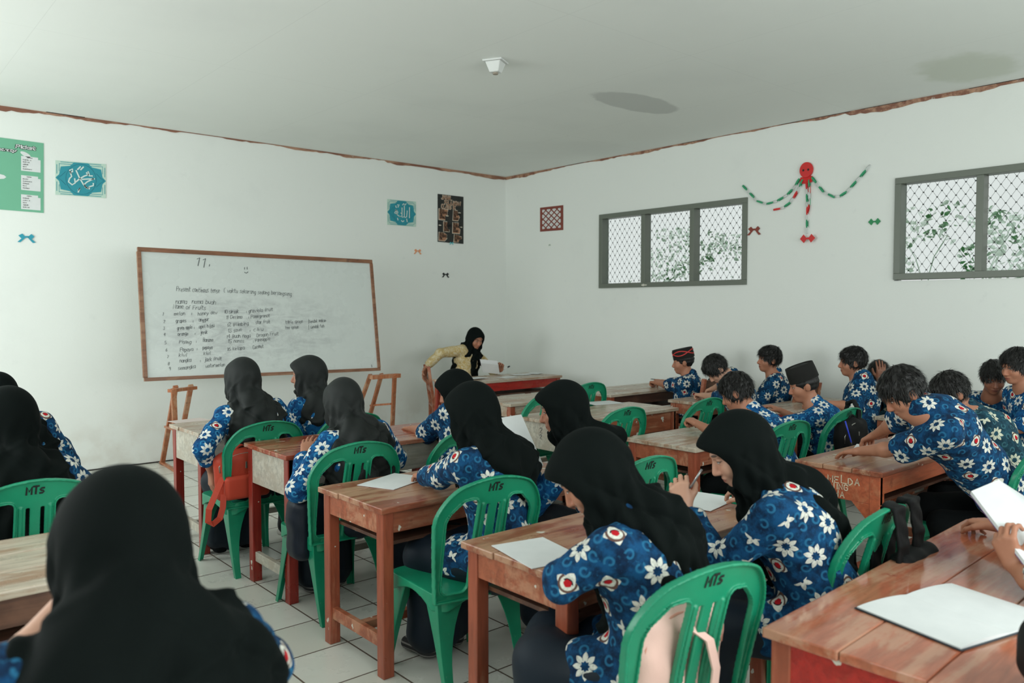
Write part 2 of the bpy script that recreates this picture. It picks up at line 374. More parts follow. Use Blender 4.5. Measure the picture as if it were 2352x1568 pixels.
creeper('creeper_foliage', -5.4, -1.5, 720, 3, 'pale green leafy creeper outside the three-pane window near the corner')
creeper('creeper_foliage', -9.4, -5.5, 760, 8, 'green leafy creeper outside the window at the right edge')
mb = MB(); mb.box((.15, -11, -.1), (5, 1.5, 0)); struct(mb.build('ground', plain('yard', (170, 165, 150), .9)))
# ---------------------------------------------------------------- things on the ceiling and walls
r = empty('lamp_socket', (-3.43, -3.90, HC), .5, 'small white square socket box fixed alone on the ceiling', 'ceiling socket')
mb = MB(); mb.box((-.075, -.075, -.012), (.075, .075, 0)); mb.build('base_plate', plain('socket_white', (214, 216, 214), .5), r, bevel=.003)
mb = MB(); mb.hexa([(-.035, -.035, -.085), (.035, -.035, -.085), (.035, .035, -.085), (-.035, .035, -.085), (-.06, -.06, -.012), (.06, -.06, -.012), (.06, .06, -.012), (-.06, .06, -.012)]); mb.build('housing', plain('socket_white', (214, 216, 214), .5), r, bevel=.006)
mb = MB(); mb.tube([(0, 0, -.085), (0, 0, -.097)], .02, 14); mb.build('contact', plain('socket_rim', (150, 140, 126), .5), r)
def rect_frame(P):  # P: TL,TR,BR,BL on wall -> mapping function (0..1,0..1 with y up)
    TL, TR, BR, BL = [Vector(p) for p in P]
    N = (TR-TL).cross(BL-TL).normalized()
    if N.dot(Vector(CAM)-TL) < 0: N = -N
    def fn(u, v, off=0.0):
        a = BL.lerp(BR, u); b = TL.lerp(TR, u); return a.lerp(b, v)+N*off
    w = ((TR-TL).length+(BR-BL).length)/2; h = ((BL-TL).length+(BR-TR).length)/2
    return lambda x, y, off=0.0: fn(x/w, y/h, off), w, h, N
def sheet(name, P, m, label, cat, t=.004, group=None):
    fn, w, h, N = rect_frame(P); c = fn(w/2, 0)
    mb = MB(); Q = [fn(0, 0, .001), fn(w, 0, .001), fn(w, h, .001), fn(0, h, .001)]
    mb.ngon_prism([q-c for q in Q], N*t)
    o = mb.build(name, m, loc=c); tag(o, label, cat, group)
    return o, (lambda x, y, off=0.0: fn(x, y, off+t+.001)-c), w, h
# left green seating chart (cut by the frame edge in the photo)
F = lambda u, v: py(u, v, 0)
a = F(100, 329); b = F(100, 489); wch = .80
o, fn, w_, h_ = sheet('seating_chart', [(a[0]-wch, 0, a[2]+.012), (a[0], 0, a[2]), (b[0], 0, b[2]), (b[0]-wch, 0, b[2]+.01)], plain('chart_green', (112, 176, 146), .8), 'large green paper class chart with white name cards at left edge', 'poster')
mk = MB(); ky = h_/.96; fn1 = fn; fn = lambda x, y, off=0.0: fn1(x, y*ky, off)
def card(poly, name='name_card'):
    q = MB(); fill(q, poly, fn, .001); q.build(name, M_paper, o)
for cx in (.02, .62):
    for cy in (.03, .29, .55):
        x, y, w, h = cx, cy, .155, .20; card([(x, y), (x+w, y), (x+w, y+h-.03), (x+w-.02, y+h-.03), (x+w-.02, y+h), (x, y+h)])
        hd = {.55: 'selasa', .29: 'kamis', .03: 'sabtu'}[cy] if cx > .5 else {.55: 'senin', .29: 'rabu', .03: 'jumat'}[cy]
        L, _ = text_lines(hd, cx+.045, cy+.178, .011); strokes(mk, L, .0022, fn, .003)
        for k, nm in enumerate(random.sample(['ridho m', 'siti r', 'fadil m', 'dimas', 'agus', 'eni', 'nita n', 'cahyani', 'putri', 'bayu'], 5)):
            L, _ = text_lines(nm.upper(), cx+.015, cy+.145-.031*k, .012, 0, .05); strokes(mk, L, .0026, fn, .003)
def blob(x, y, rx, ry, n=18, rot=0.0):
    return [(x+rx*math.cos(t)*math.cos(rot)-ry*math.sin(t)*math.sin(rot), y+rx*math.cos(t)*math.sin(rot)+ry*math.sin(t)*math.cos(rot)) for t in [2*math.pi*k/n for k in range(n)]]
card(blob(.27, .80, .055, .03), 'speech_bubble'); card(blob(.655, .775, .05, .024, rot=-.7), 'speech_bubble'); card(blob(.445, .44, .06, .035, 8), 'speech_bubble')
mw = MB()
for tx, x, y in (('Jadwal', .12, .875), ('Picket', .58, .85), ('Democracy', .37, .79)):
    q = MB(); L, _ = text_lines(tx, x, y, .042 if tx != 'Democracy' else .034, .1, 0, .9); strokes(q, L, .020, fn, .002); tw = q.build('title_word', M_ink, o)
    q = MB(); strokes(q, L, .010, fn, .004); q.build('letter_fill', M_paper, tw)
mk.build('card_names', M_ink, o)
# calligraphy panels
M_teal = plain('teal_sheet', (32, 142, 158), .5); M_mint = plain('mint_border', (190, 214, 200), .7); M_tdk = plain('teal_line', (18, 96, 120), .6); M_cal = plain('calligraphy_white', (206, 222, 218), .6)
def calli(P, lines, label, asp):
    o, fn, w, h = sheet('calligraphy_panel', P, M_mint, label, 'wall panel')
    g = lambda x, y, off=0.0: fn(x*w, y*h, off)
    mt = MB(); ml = MB(); mc = MB()
    fill(mt, [(.10, .17), (.28, .13), (.36, .02), (.64, .02), (.72, .13), (.90, .17), (.93, .40), (1.0, .5), (.93, .60), (.90, .83), (.72, .87), (.64, .98), (.36, .98), (.28, .87), (.10, .83), (.07, .60), (.0, .5), (.07, .40)], g, .001)
    s = lambda L, wd, mb, off: strokes(mb, L, wd, lambda x, y, o_=0.0: fn(x, y, o_), off)
    def sc(L): return [[(x*w, y*h) for x, y in pl] for pl in L]
    s(sc([[(.5+.30*math.cos(t), .5+.44*math.sin(t)) for t in [k*math.pi/20 for k in range(41)]]]), .006*w, ml, .003)
    s(sc([[(.2, .3), (.12, .42), (.04, .5), (.12, .58), (.2, .7)], [(.8, .3), (.88, .42), (.96, .5), (.88, .58), (.8, .7)]]), .006*w, ml, .003)
    for sx in (0, 1):
        for sy in (0, 1):
            q = lambda x, y: (x if not sx else 1-x, y if not sy else 1-y)
            s(sc([[q(.07, .30), q(.07, .09), q(.30, .09)], [q(.025, .38), q(.025, .12)], [q(.10, .035), q(.36, .035)]]), .012*w, mt, .0015)
    s(sc(lines), .028*w, mc, .005)
    mt.build('teal_ground', M_teal, o); ml.build('outline', M_tdk, o); mc.build('script', M_cal, o)
def q4(pts, f): return [f(*p) for p in pts]
MUH = [[(.30, .66), (.27, .74), (.33, .78), (.33, .70), (.28, .70)], [(.29, .66), (.31, .56), (.27, .50), (.25, .40), (.32, .32), (.38, .38), (.37, .50)], [(.40, .74), (.46, .55), (.54, .36), (.62, .24), (.66, .28)], [(.40, .42), (.46, .50), (.56, .60), (.66, .66), (.64, .74), (.60, .70), (.66, .62), (.72, .62)],
  [(.52, .50), (.62, .52), (.76, .54)], [(.74, .54), (.62, .44), (.56, .36), (.58, .28), (.66, .24)], [(.43, .78), (.48, .86)], [(.49, .78), (.54, .86)], [(.66, .30), (.74, .34), (.74, .40)], [(.44, .18), (.47, .24), (.44, .12)]]
ALL = [[(.76, .74), (.76, .34)], [(.68, .60), (.66, .36), (.60, .34)], [(.58, .78), (.58, .36), (.50, .34)], [(.50, .70), (.50, .38), (.42, .36)], [(.42, .36), (.33, .42), (.28, .60)], [(.30, .60), (.24, .48), (.33, .44), (.36, .52), (.30, .60)], [(.36, .72), (.40, .82), (.34, .80)], [(.52, .82), (.56, .88), (.60, .82), (.64, .88)], [(.28, .76), (.30, .70)], [(.34, .28), (.36, .22)], [(.48, .2), (.52, .16), (.56, .2)], [(.66, .28), (.68, .18)], [(.46, .50), (.49, .47)]]
calli(q4([(127, 368), (243, 377), (243, 455), (127, 447)], F), MUH, 'large teal calligraphy panel beside the green class chart', 1.3)
calli(q4([(889, 457), (955, 463), (955, 521), (889, 516)], F), ALL, 'small teal calligraphy panel left of the black class schedule', 1.1)
# black schedule poster
o, fn, w_, h_ = sheet('class_schedule', q4([(1005, 445), (1064, 452), (1064, 560), (1005, 555)], F), plain('black_card', (40, 42, 40), .8), 'tall black card schedule with brown cut-out boxes near the corner', 'poster')
g = lambda x, y, off=0.0: fn(x*w_, y*h_, off)
mbn = MB(); mcr = MB(); mk = MB()
for poly in ([(.05, .47), (.28, .47), (.28, .57), (.36, .57), (.36, .65), (.38, .65), (.38, .69), (.05, .69)], [(.58, .48), (.78, .48), (.84, .56), (.78, .62), (.76, .69), (.60, .69)], [(.22, .23), (.44, .23), (.44, .28), (.36, .29), (.36, .43), (.22, .43)], [(.57, .21), (.84, .21), (.86, .30), (.80, .34), (.80, .43), (.58, .43)], [(.04, .03), (.26, .03), (.34, .08), (.34, .16), (.22, .20), (.05, .20)], [(.62, .02), (.80, .03), (.82, .08), (.92, .09), (.92, .13), (.80, .17), (.64, .18)]):
    cx = sum(p[0] for p in poly)/len(poly); cy = sum(p[1] for p in poly)/len(poly)
    fill(mcr, [(cx+(x-cx)*1.12, cy+(y-cy)*1.10) for x, y in poly], g, .001); fill(mbn, poly, g, .002)
    x0 = min(p[0] for p in poly); y1 = max(p[1] for p in poly); y0 = min(p[1] for p in poly)
    for k, nm in enumerate(('SENIN', 'B.INGGRIS', 'MTK', 'B.ARAB')[:int((y1-y0)/.045)]):
        L, _ = text_lines(nm, (x0+.02)*w_, (y1-.045-.05*k)*h_, .028, 0, .1, .62); strokes(mk, L, .006, fn, .004)
for x, y in ((.36, .56), (.84, .65), (.08, .35), (.9, .35), (.28, .17), (.88, .145)): fill(mcr, blob(x, y, .055, .012), g, .001)
for tx, x, y, hh in (('JADWAL', .14, .90, .40), ('PELAJARAN', .26, .80, .62), ('CLASS IX', .14, .71, .54)):
    _, ex = text_lines(tx, 0, 0, .05, .05, 0, .8); L, _ = text_lines(tx, 0, 0, .05, .05, 0, .8); L = [[(x*w_+a*hh*w_/ex, y*h_+b) for a, b in pl] for pl in L]; q = MB(); strokes(q, L, .017, fn, .0015); tw = q.build('title_word', plain('cream', (206, 196, 180), .8), o); q = MB(); strokes(q, L, .008, fn, .003); q.build('letter_fill', plain('tan_card', (168, 122, 94), .8), tw)
mcr.build('cream_edges', plain('cream', (206, 196, 180), .8), o); mbn.build('brown_boxes', plain('tan_card', (168, 122, 94), .8), o); mk.build('lettering', M_ink, o)
# brown lattice square on right wall
G = lambda u, v: px(u, v, 0)
o, fn, w_, h_ = sheet('patterned_panel', q4([(1241, 477), (1294, 471), (1294, 528), (1241, 532)], G), plain('maroon_board', (128, 62, 50), .7), 'maroon square panel with white pixel flower lattice right of corner', 'wall panel')
mw = MB(); u = w_*.80/33; uy = h_*.80/33
def px9(i, j, cx, cy):
    x = cx+(i-.5)*u; y = cy+(j-.5)*uy; fill(mw, [(x, y), (x+u, y), (x+u, y+uy), (x, y+uy)], fn, .001)
motif = [(i, j) for i in range(-3, 4) for j in range(-3, 4) if (abs(i)+abs(j) <= 3 and max(abs(i), abs(j)) <= 2 or (abs(i) == 3 and j == 0) or (abs(j) == 3 and i == 0)) and (i, j) != (0, 0)]
for a_ in range(-3, 4):
    for b_ in range(-3, 4):
        if (a_+b_) % 2: continue
        for i, j in motif:
            X0, Y0 = a_*5+i, b_*5+j
            if abs(X0) <= 16 and abs(Y0) <= 16: px9(X0, Y0, w_*.5, h_*.5)
mw.build('white_pattern', M_paper, o)
# small paper bows
def bow(u, v, f, col, s, kind, label, axis):
    c = Vector(f(u, v)); N = Vector((0, -1, 0)) if axis == 'y' else Vector((-1, 0, 0)); Rr = Vector((1, 0, 0)) if axis == 'y' else Vector((0, -1, 0)); U = Vector((0, 0, 1))
    fn = lambda x, y, off=0.0: Rr*(x*s)+U*(y*s)+N*(.002+off)
    mb = MB()
    def pr(poly, lift=0.0): mb.ngon_prism([fn(x, y, lift) for x, y in poly], N*.004)
    if kind == 'ribbon':
        pr([(-.12, 0), (-.5, .42), (-.95, .15), (-.62, -.22)]); pr([(.12, 0), (.55, .42), (.9, .1), (.6, -.25)], .004); pr([(-.45, -.1), (-.1, -.05), (-.75, -.75), (-1.1, -.72)], .002); pr([(.45, -.15), (.1, -.05), (.7, -.78), (1.05, -.70)], .003); pr([(-.16, -.12), (.16, -.12), (.16, .12), (-.16, .12)], .008)
    else:
        pr([(-.10, 0), (-.55, .55), (-1.05, 0), (-.5, -.55)]); pr([(.10, 0), (.55, .55), (1.05, 0), (.5, -.55)], .004); pr([(-.2, -.12), (.2, -.12), (.2, .12), (-.2, .12)], .008)
    o = mb.build('paper_bow', plain('bow_'+label.split()[0], col, .6), loc=c); tag(o, label, 'paper bow'); return o
bow(61, 544, F, (38, 150, 172), .068, 'ribbon', 'turquoise paper bow on wall below the class chart', 'y')
bow(959, 576, F, (226, 154, 112), .055, 'ribbon', 'orange paper bow on wall below the small calligraphy panel', 'y')
bow(1023, 630, F, (32, 38, 36), .055, 'ribbon', 'black paper bow on wall below the black schedule', 'y')
bow(1036, 558, F, (90, 190, 200), .03, 'ribbon', 'tiny light-blue bow at the bottom edge of black schedule', 'y').location += Vector((0, -.008, 0))
bow(1733, 527, G, (134, 54, 40), .075, 'ribbon', 'brown paper bow on wall right of the three-pane window', 'x')
bow(1859, 548, G, (206, 44, 44), .075, 'bow', 'red paper bow at the tip of the hanging paper chain', 'x').location += Vector((-.03, 0, 0))
mbq = bow(2009, 509, G, (46, 140, 88), .055, 'bow', 'green paper bow on wall left of the right-edge window', 'x')
bow(1263, 562, G, (176, 190, 176), .02, 'ribbon', 'pale grey scrap of tape below the maroon panel', 'x')['category'] = 'tape scrap'
# octopus garland
HCt = Vector(G(1854, 393)); M_redp = plain('red_paper', (206, 36, 36), .55); M_grp = plain('green_paper', (44, 150, 104), .6)
r = empty('octopus_garland', HCt, 0, 'red paper octopus with green and white chain arms on right wall', 'paper decoration')
L3 = lambda u, v, d=.012: Vector(px(u, v, 0))-HCt+Vector((-d, 0, 0))
mb = MB(); n = 28; R_ = (Vector(G(1869, 393))-HCt).length*1.05
poly = [(0, -math.cos(t)*R_*.95, math.sin(t)*R_*1.05+.01) for t in [2*math.pi*k/n for k in range(n)]]
mb.ngon_prism([(-.004, p[1], p[2]) for p in poly], (-.022, 0, 0)); mb.build('octopus_head', M_redp, r, bevel=.004)
mb = MB()
for k in range(7):
    y = (k-3)*R_*.24; mb.ngon_prism([(-.008, y-R_*.15, -R_*.75), (-.008, y+R_*.15, -R_*.75), (-.02, y+R_*.1+y*.1, -R_*(1.75-.05*abs(k-3))), (-.02, y-R_*.1+y*.1, -R_*(1.75-.05*abs(k-3)))], (-.006-.002*(k % 2), 0, 0))
mb.build('skirt_fringe', M_redp, r)
for s in (-1, 1):
    mb = MB(); mb.ngon_prism([(-.027, s*R_*.36+R_*.13*math.cos(t), R_*.12+R_*.16*math.sin(t)) for t in [2*math.pi*k/12 for k in range(12)]], (-.002, 0, 0)); mb.build('eye', M_ink, r)
def chain(pts, cols, wd=.017):
    P = [L3(*p) for p in pts]; seg = []; tot = 0
    for a, b in zip(P[:-1], P[1:]): seg.append((tot, a, b)); tot += (b-a).length
    n = max(2, round(tot/.062)); mbs = 0
    def at(t):
        for s0, a, b in seg:
            l = (b-a).length
            if t <= s0+l+1e-9: return a.lerp(b, (t-s0)/l), (b-a).normalized()
        return P[-1], (P[-1]-P[-2]).normalized()
    for k in range(n):
        p, d = at((k+.5)/n*tot); L = tot/n*.62; X_ = Vector((-1, 0, 0)); sd = d.cross(X_).normalized(); flat = k % 2 == 0
        A = X_ if flat else sd; Wd = sd if flat else X_; mbk = MB(); loop = []
        for q in range(14):
            t = 2*math.pi*q/14; loop.append(p + d*(math.cos(t)*L) + A*(math.sin(t)*.012) + X_*.008)
        b0 = len(mbk.V)
        for q in loop: mbk.V += [tuple(q-Wd*wd/2), tuple(q+Wd*wd/2)]
        for q in range(14): mbk.F.append((b0+2*q, b0+2*q+1, b0+2*((q+1) % 14)+1, b0+2*((q+1) % 14)))
        mbk.build('chain_link', {'g': M_grp, 'w': M_paper, 'r': M_redp}[cols[k % len(cols)]], r)
chain([(1838, 412), (1826, 432), (1808, 450), (1785, 463), (1762, 469), (1742, 462), (1728, 447), (1709, 427)], 'gw')
chain([(1846, 414), (1838, 432), (1828, 450), (1814, 468), (1800, 478), (1780, 482)], 'gwrw')
chain([(1868, 408), (1880, 424), (1893, 440), (1912, 450), (1930, 452), (1948, 440), (1966, 420), (1984, 400), (2001, 380)], 'gw')
chain([(1855, 418), (1856, 450), (1857, 480), (1856, 510), (1856, 536)], 'rwgw', .014)
chain([(1861, 414), (1862, 440), (1861, 470), (1858, 486)], 'grw', .012)
# ---------------------------------------------------------------- whiteboard on trestle stands
Bq = [Vector(py(318, 570, -.83)), Vector(py(852, 599, -.83)), Vector(py(871, 848, -.97)), Vector(py(334, 872, -.97))]
fn0, bw, bh, BN = rect_frame(Bq); c0 = Vector((Bq[3]+Bq[2])/2)
board = empty('whiteboard', c0, 0, 'wide wood-framed whiteboard covered in handwriting standing on trestle legs', 'whiteboard')
fb = lambda x, y, off=0.0: fn0(x, y, off)-c0
def f_board(b):
    P = coord('Object'); x, y, z = sep(P)
    n = noise(coord('Object', (1, 1, 3)), 3.2, 6, .7, 1.2); n2 = noise(P, 11, 4, .6)
    dx = (x+.15)/1.05; dz = (z-.42)/.42; rr = dx*dx+dz*dz
    sm = ss(1.3, .1, rr)*ss(.38, .72, n*.7+n2*.3)
    return mix(sm*.62, lin((205, 211, 208)), lin((140, 143, 146))), noise(P, 4, 3)*.2+.18
M_board = mat('whiteboard_surface', f_board, spec=.5)
mb = MB(); mb.hexa([fb(0, 0, 0), fb(bw, 0, 0), fb(bw, 0, -.012), fb(0, 0, -.012), fb(0, bh, 0), fb(bw, bh, 0), fb(bw, bh, -.012), fb(0, bh, -.012)]); mb.build('writing_surface', M_board, board)
t = .036
for nm, (x0, y0, x1, y1) in (('frame_rail', (-t*.3, bh-t*.8, bw+t*.3, bh+t*.3)), ('frame_rail', (-t*.3, -t*.4, bw+t*.3, t*.5)), ('frame_stile', (-t*.5, t*.5, t*.5, bh-t*.8)), ('frame_stile', (bw-t*.6, t*.5, bw+t*.4, bh-t*.8))):
    mb = MB(); mb.hexa([fb(x0, y0, -.016), fb(x1, y0, -.016), fb(x1, y0, .014), fb(x0, y0, .014), fb(x0, y1, -.016), fb(x1, y1, -.016), fb(x1, y1, .014), fb(x0, y1, .014)]); mb.build(nm, M_frame, board, bevel=.003)
mk = MB(); mg = MB()
TLp, TRp, BRp, BLp = [np.array(p) for p in ((318, 570), (852, 599), (871, 848), (334, 872))]
def bxy(u, v):  # photo point on the board plane -> board coordinates
    O = Bq[3]; d = Vector(ray(u, v)); t_ = (O-Vector(CAM)).dot(BN)/d.dot(BN); p = Vector(CAM)+d*t_ - O
    ex = (Bq[2]-Bq[3]).normalized(); ey = (Bq[0]-Bq[3]).normalized(); return p.dot(ex), p.dot(ey)
def wr(s, u0, v0, u1, v1, hpx=8, th=.0030, mb_=None):
    x0, y0 = bxy(u0, v0); x1, y1 = bxy(u1, v1); h = hpx/225
    L, ex = text_lines(s, 0, 0, h, .18, .10); a = math.atan2(y1-y0, x1-x0); sc = math.hypot(x1-x0, y1-y0)/max(ex, 1e-3)
    L = [[(x0+x*sc*math.cos(a)-y*math.sin(a), y0+x*sc*math.sin(a)+y*math.cos(a)) for x, y in pl] for pl in L]
    q = MB(); strokes(q, L, min(th, .0034) if hpx < 12 else th, fb, .002)
    if q.V: q.build('handwritten_word', M_marker, board)
wr('Present continous tense', 407, 667, 507, 671, 9, .005); wr('( waktu sekarang sedang berlangsung', 516, 669, 672, 676, 8.5, .005)
wr('nama  nama buah', 405, 695, 498, 697, 8.5, .005); wr('Name of Fruits', 399, 707, 475, 709, 8.5, .005)
for s, u, v, u1, v1 in (('melon', 401, 723, 427, 722), (':', 440, 722, 443, 722), ('honey dew', 456, 723, 501, 719), ('grapes', 405, 740, 430, 738), (':', 443, 738, 446, 738), ('anggur', 458, 737, 482, 735), ('green apple :', 408, 756, 448, 753), ('apel hijau', 458, 753, 494, 749),
  ('orange', 409, 770, 434, 768), (':', 447, 767, 450, 767), ('jeruk', 461, 766, 478, 764), ('Pisang', 412, 787, 440, 788), (':', 450, 786, 452, 786), ('Banana', 467, 783, 491, 782), ('Pepaya', 414, 806, 445, 804), (':', 452, 802, 454, 802), ('pepaya', 466, 801, 489, 799),
  ('kiwi', 411, 818, 430, 817), ('kiwi', 468, 814, 484, 813), ('nangka', 413, 831, 440, 829), (':', 459, 829, 461, 829), ('jack fruit', 470, 828, 510, 825), ('semangka', 409, 848, 450, 844), ('watermelon', 472, 843, 517, 839),
  ('10 sirsak', 517, 718, 550, 716), (': graviola fruit', 566, 716, 629, 711), ('11 Delima', 521, 731, 558, 729), (': Pomegranat', 571, 729, 622, 725), ('12 Blimbing', 523, 748, 573, 743), ('star fruit', 588, 741, 622, 739), ('13 sawo', 525, 762, 557, 758), (': ciku', 573, 759, 607, 756),
  ('14 Buah naga', 521, 775, 577, 772), ('Dragon Fruit', 590, 771, 641, 766), ('15 nanas', 524, 785, 562, 784), (': Pineapple', 581, 784, 622, 778), ('16 kelapa', 522, 803, 563, 800), ('Coconut', 581, 799, 606, 795),
  ('table spoon', 656, 740, 697, 738), ('|sendok makan', 709, 738, 750, 735), ('tea spoon', 656, 753, 687, 751), ('| sendok teh', 709, 752, 746, 747)): wr(s, u, v, u1, v1, 7.2, .0044)
for k, (u, v) in enumerate(((374, 723), (377, 741), (376, 756), (377, 771), (379, 789), (381, 806), (384, 822), (386, 838), (388, 849))): wr('%d' % (k+1), u, v, u+4, v, 6, .0036)
wr('11.', 452, 610, 490, 611, 19, .007); wr('!', 0, 0, 1, 1) if 0 else None
for pl in ([(564, 612), (564, 616)], [(570, 611), (570, 616)], [(564, 623), (568, 625), (572, 622)], [(852, 833), (853, 838)]):
    q = MB(); strokes(q, [[bxy(*p) for p in pl]], .006, fb, .002); q.build('pen_mark', M_marker, board)
def stand(name, legs, extra, label):
    c = Vector((sum(l[0][0] for l in legs)/len(legs), sum(l[0][1] for l in legs)/len(legs), 0)); r = empty(name, c, 0, label, 'trestle stand')
    for a, b in legs:
        mb = MB(); mb.bar(Vector(a)-c, Vector(b)-c, .045, .028, (0, 1, 0)); mb.build('leg', M_easel, r, bevel=.003)
    for nm, a, b, w_, t_ in extra:
        mb = MB(); mb.bar(Vector(a)-c, Vector(b)-c, w_, t_); mb.build(nm, M_easel, r, bevel=.003)
x_, zb = -4.66, .845
stand('trestle_stand', [((-4.66, -.10, 0), (-4.74, -.80, zb)), ((-4.70, -.66, 0), (-4.83, -1.02, zb)), ((-4.52, -.10, 0), (-4.60, -.80, zb))], [('rung', (-4.71, -.42, .42), (-4.77, -.86, .45), .05, .02), ('top_bar', (-4.86, -1.0, zb-.02), (-4.58, -.86, zb-.02), .05, .03), ('foot', (-4.66, -.06, .012), (-4.70, -.70, .012), .035, .022)], 'pale wooden trestle legs under the left end of whiteboard')
q = [py(800, 860, -.95), py(838, 945, -.70), py(826, 855, -1.0)]
stand('trestle_stand', [((-2.42, -.22, 0), (-2.56, -.88, zb)), ((-2.26, -.60, 0), (-2.50, -1.05, zb)), ((-2.66, -.24, 0), (-2.70, -.88, zb))], [('top_bar', (-2.78, -1.02, zb-.015), (-2.42, -1.02, zb-.015), .07, .045), ('rung', (-2.50, -.55, .46), (-2.42, -.86, .5), .05, .02)], 'orange-brown wooden trestle legs under the right end of whiteboard')
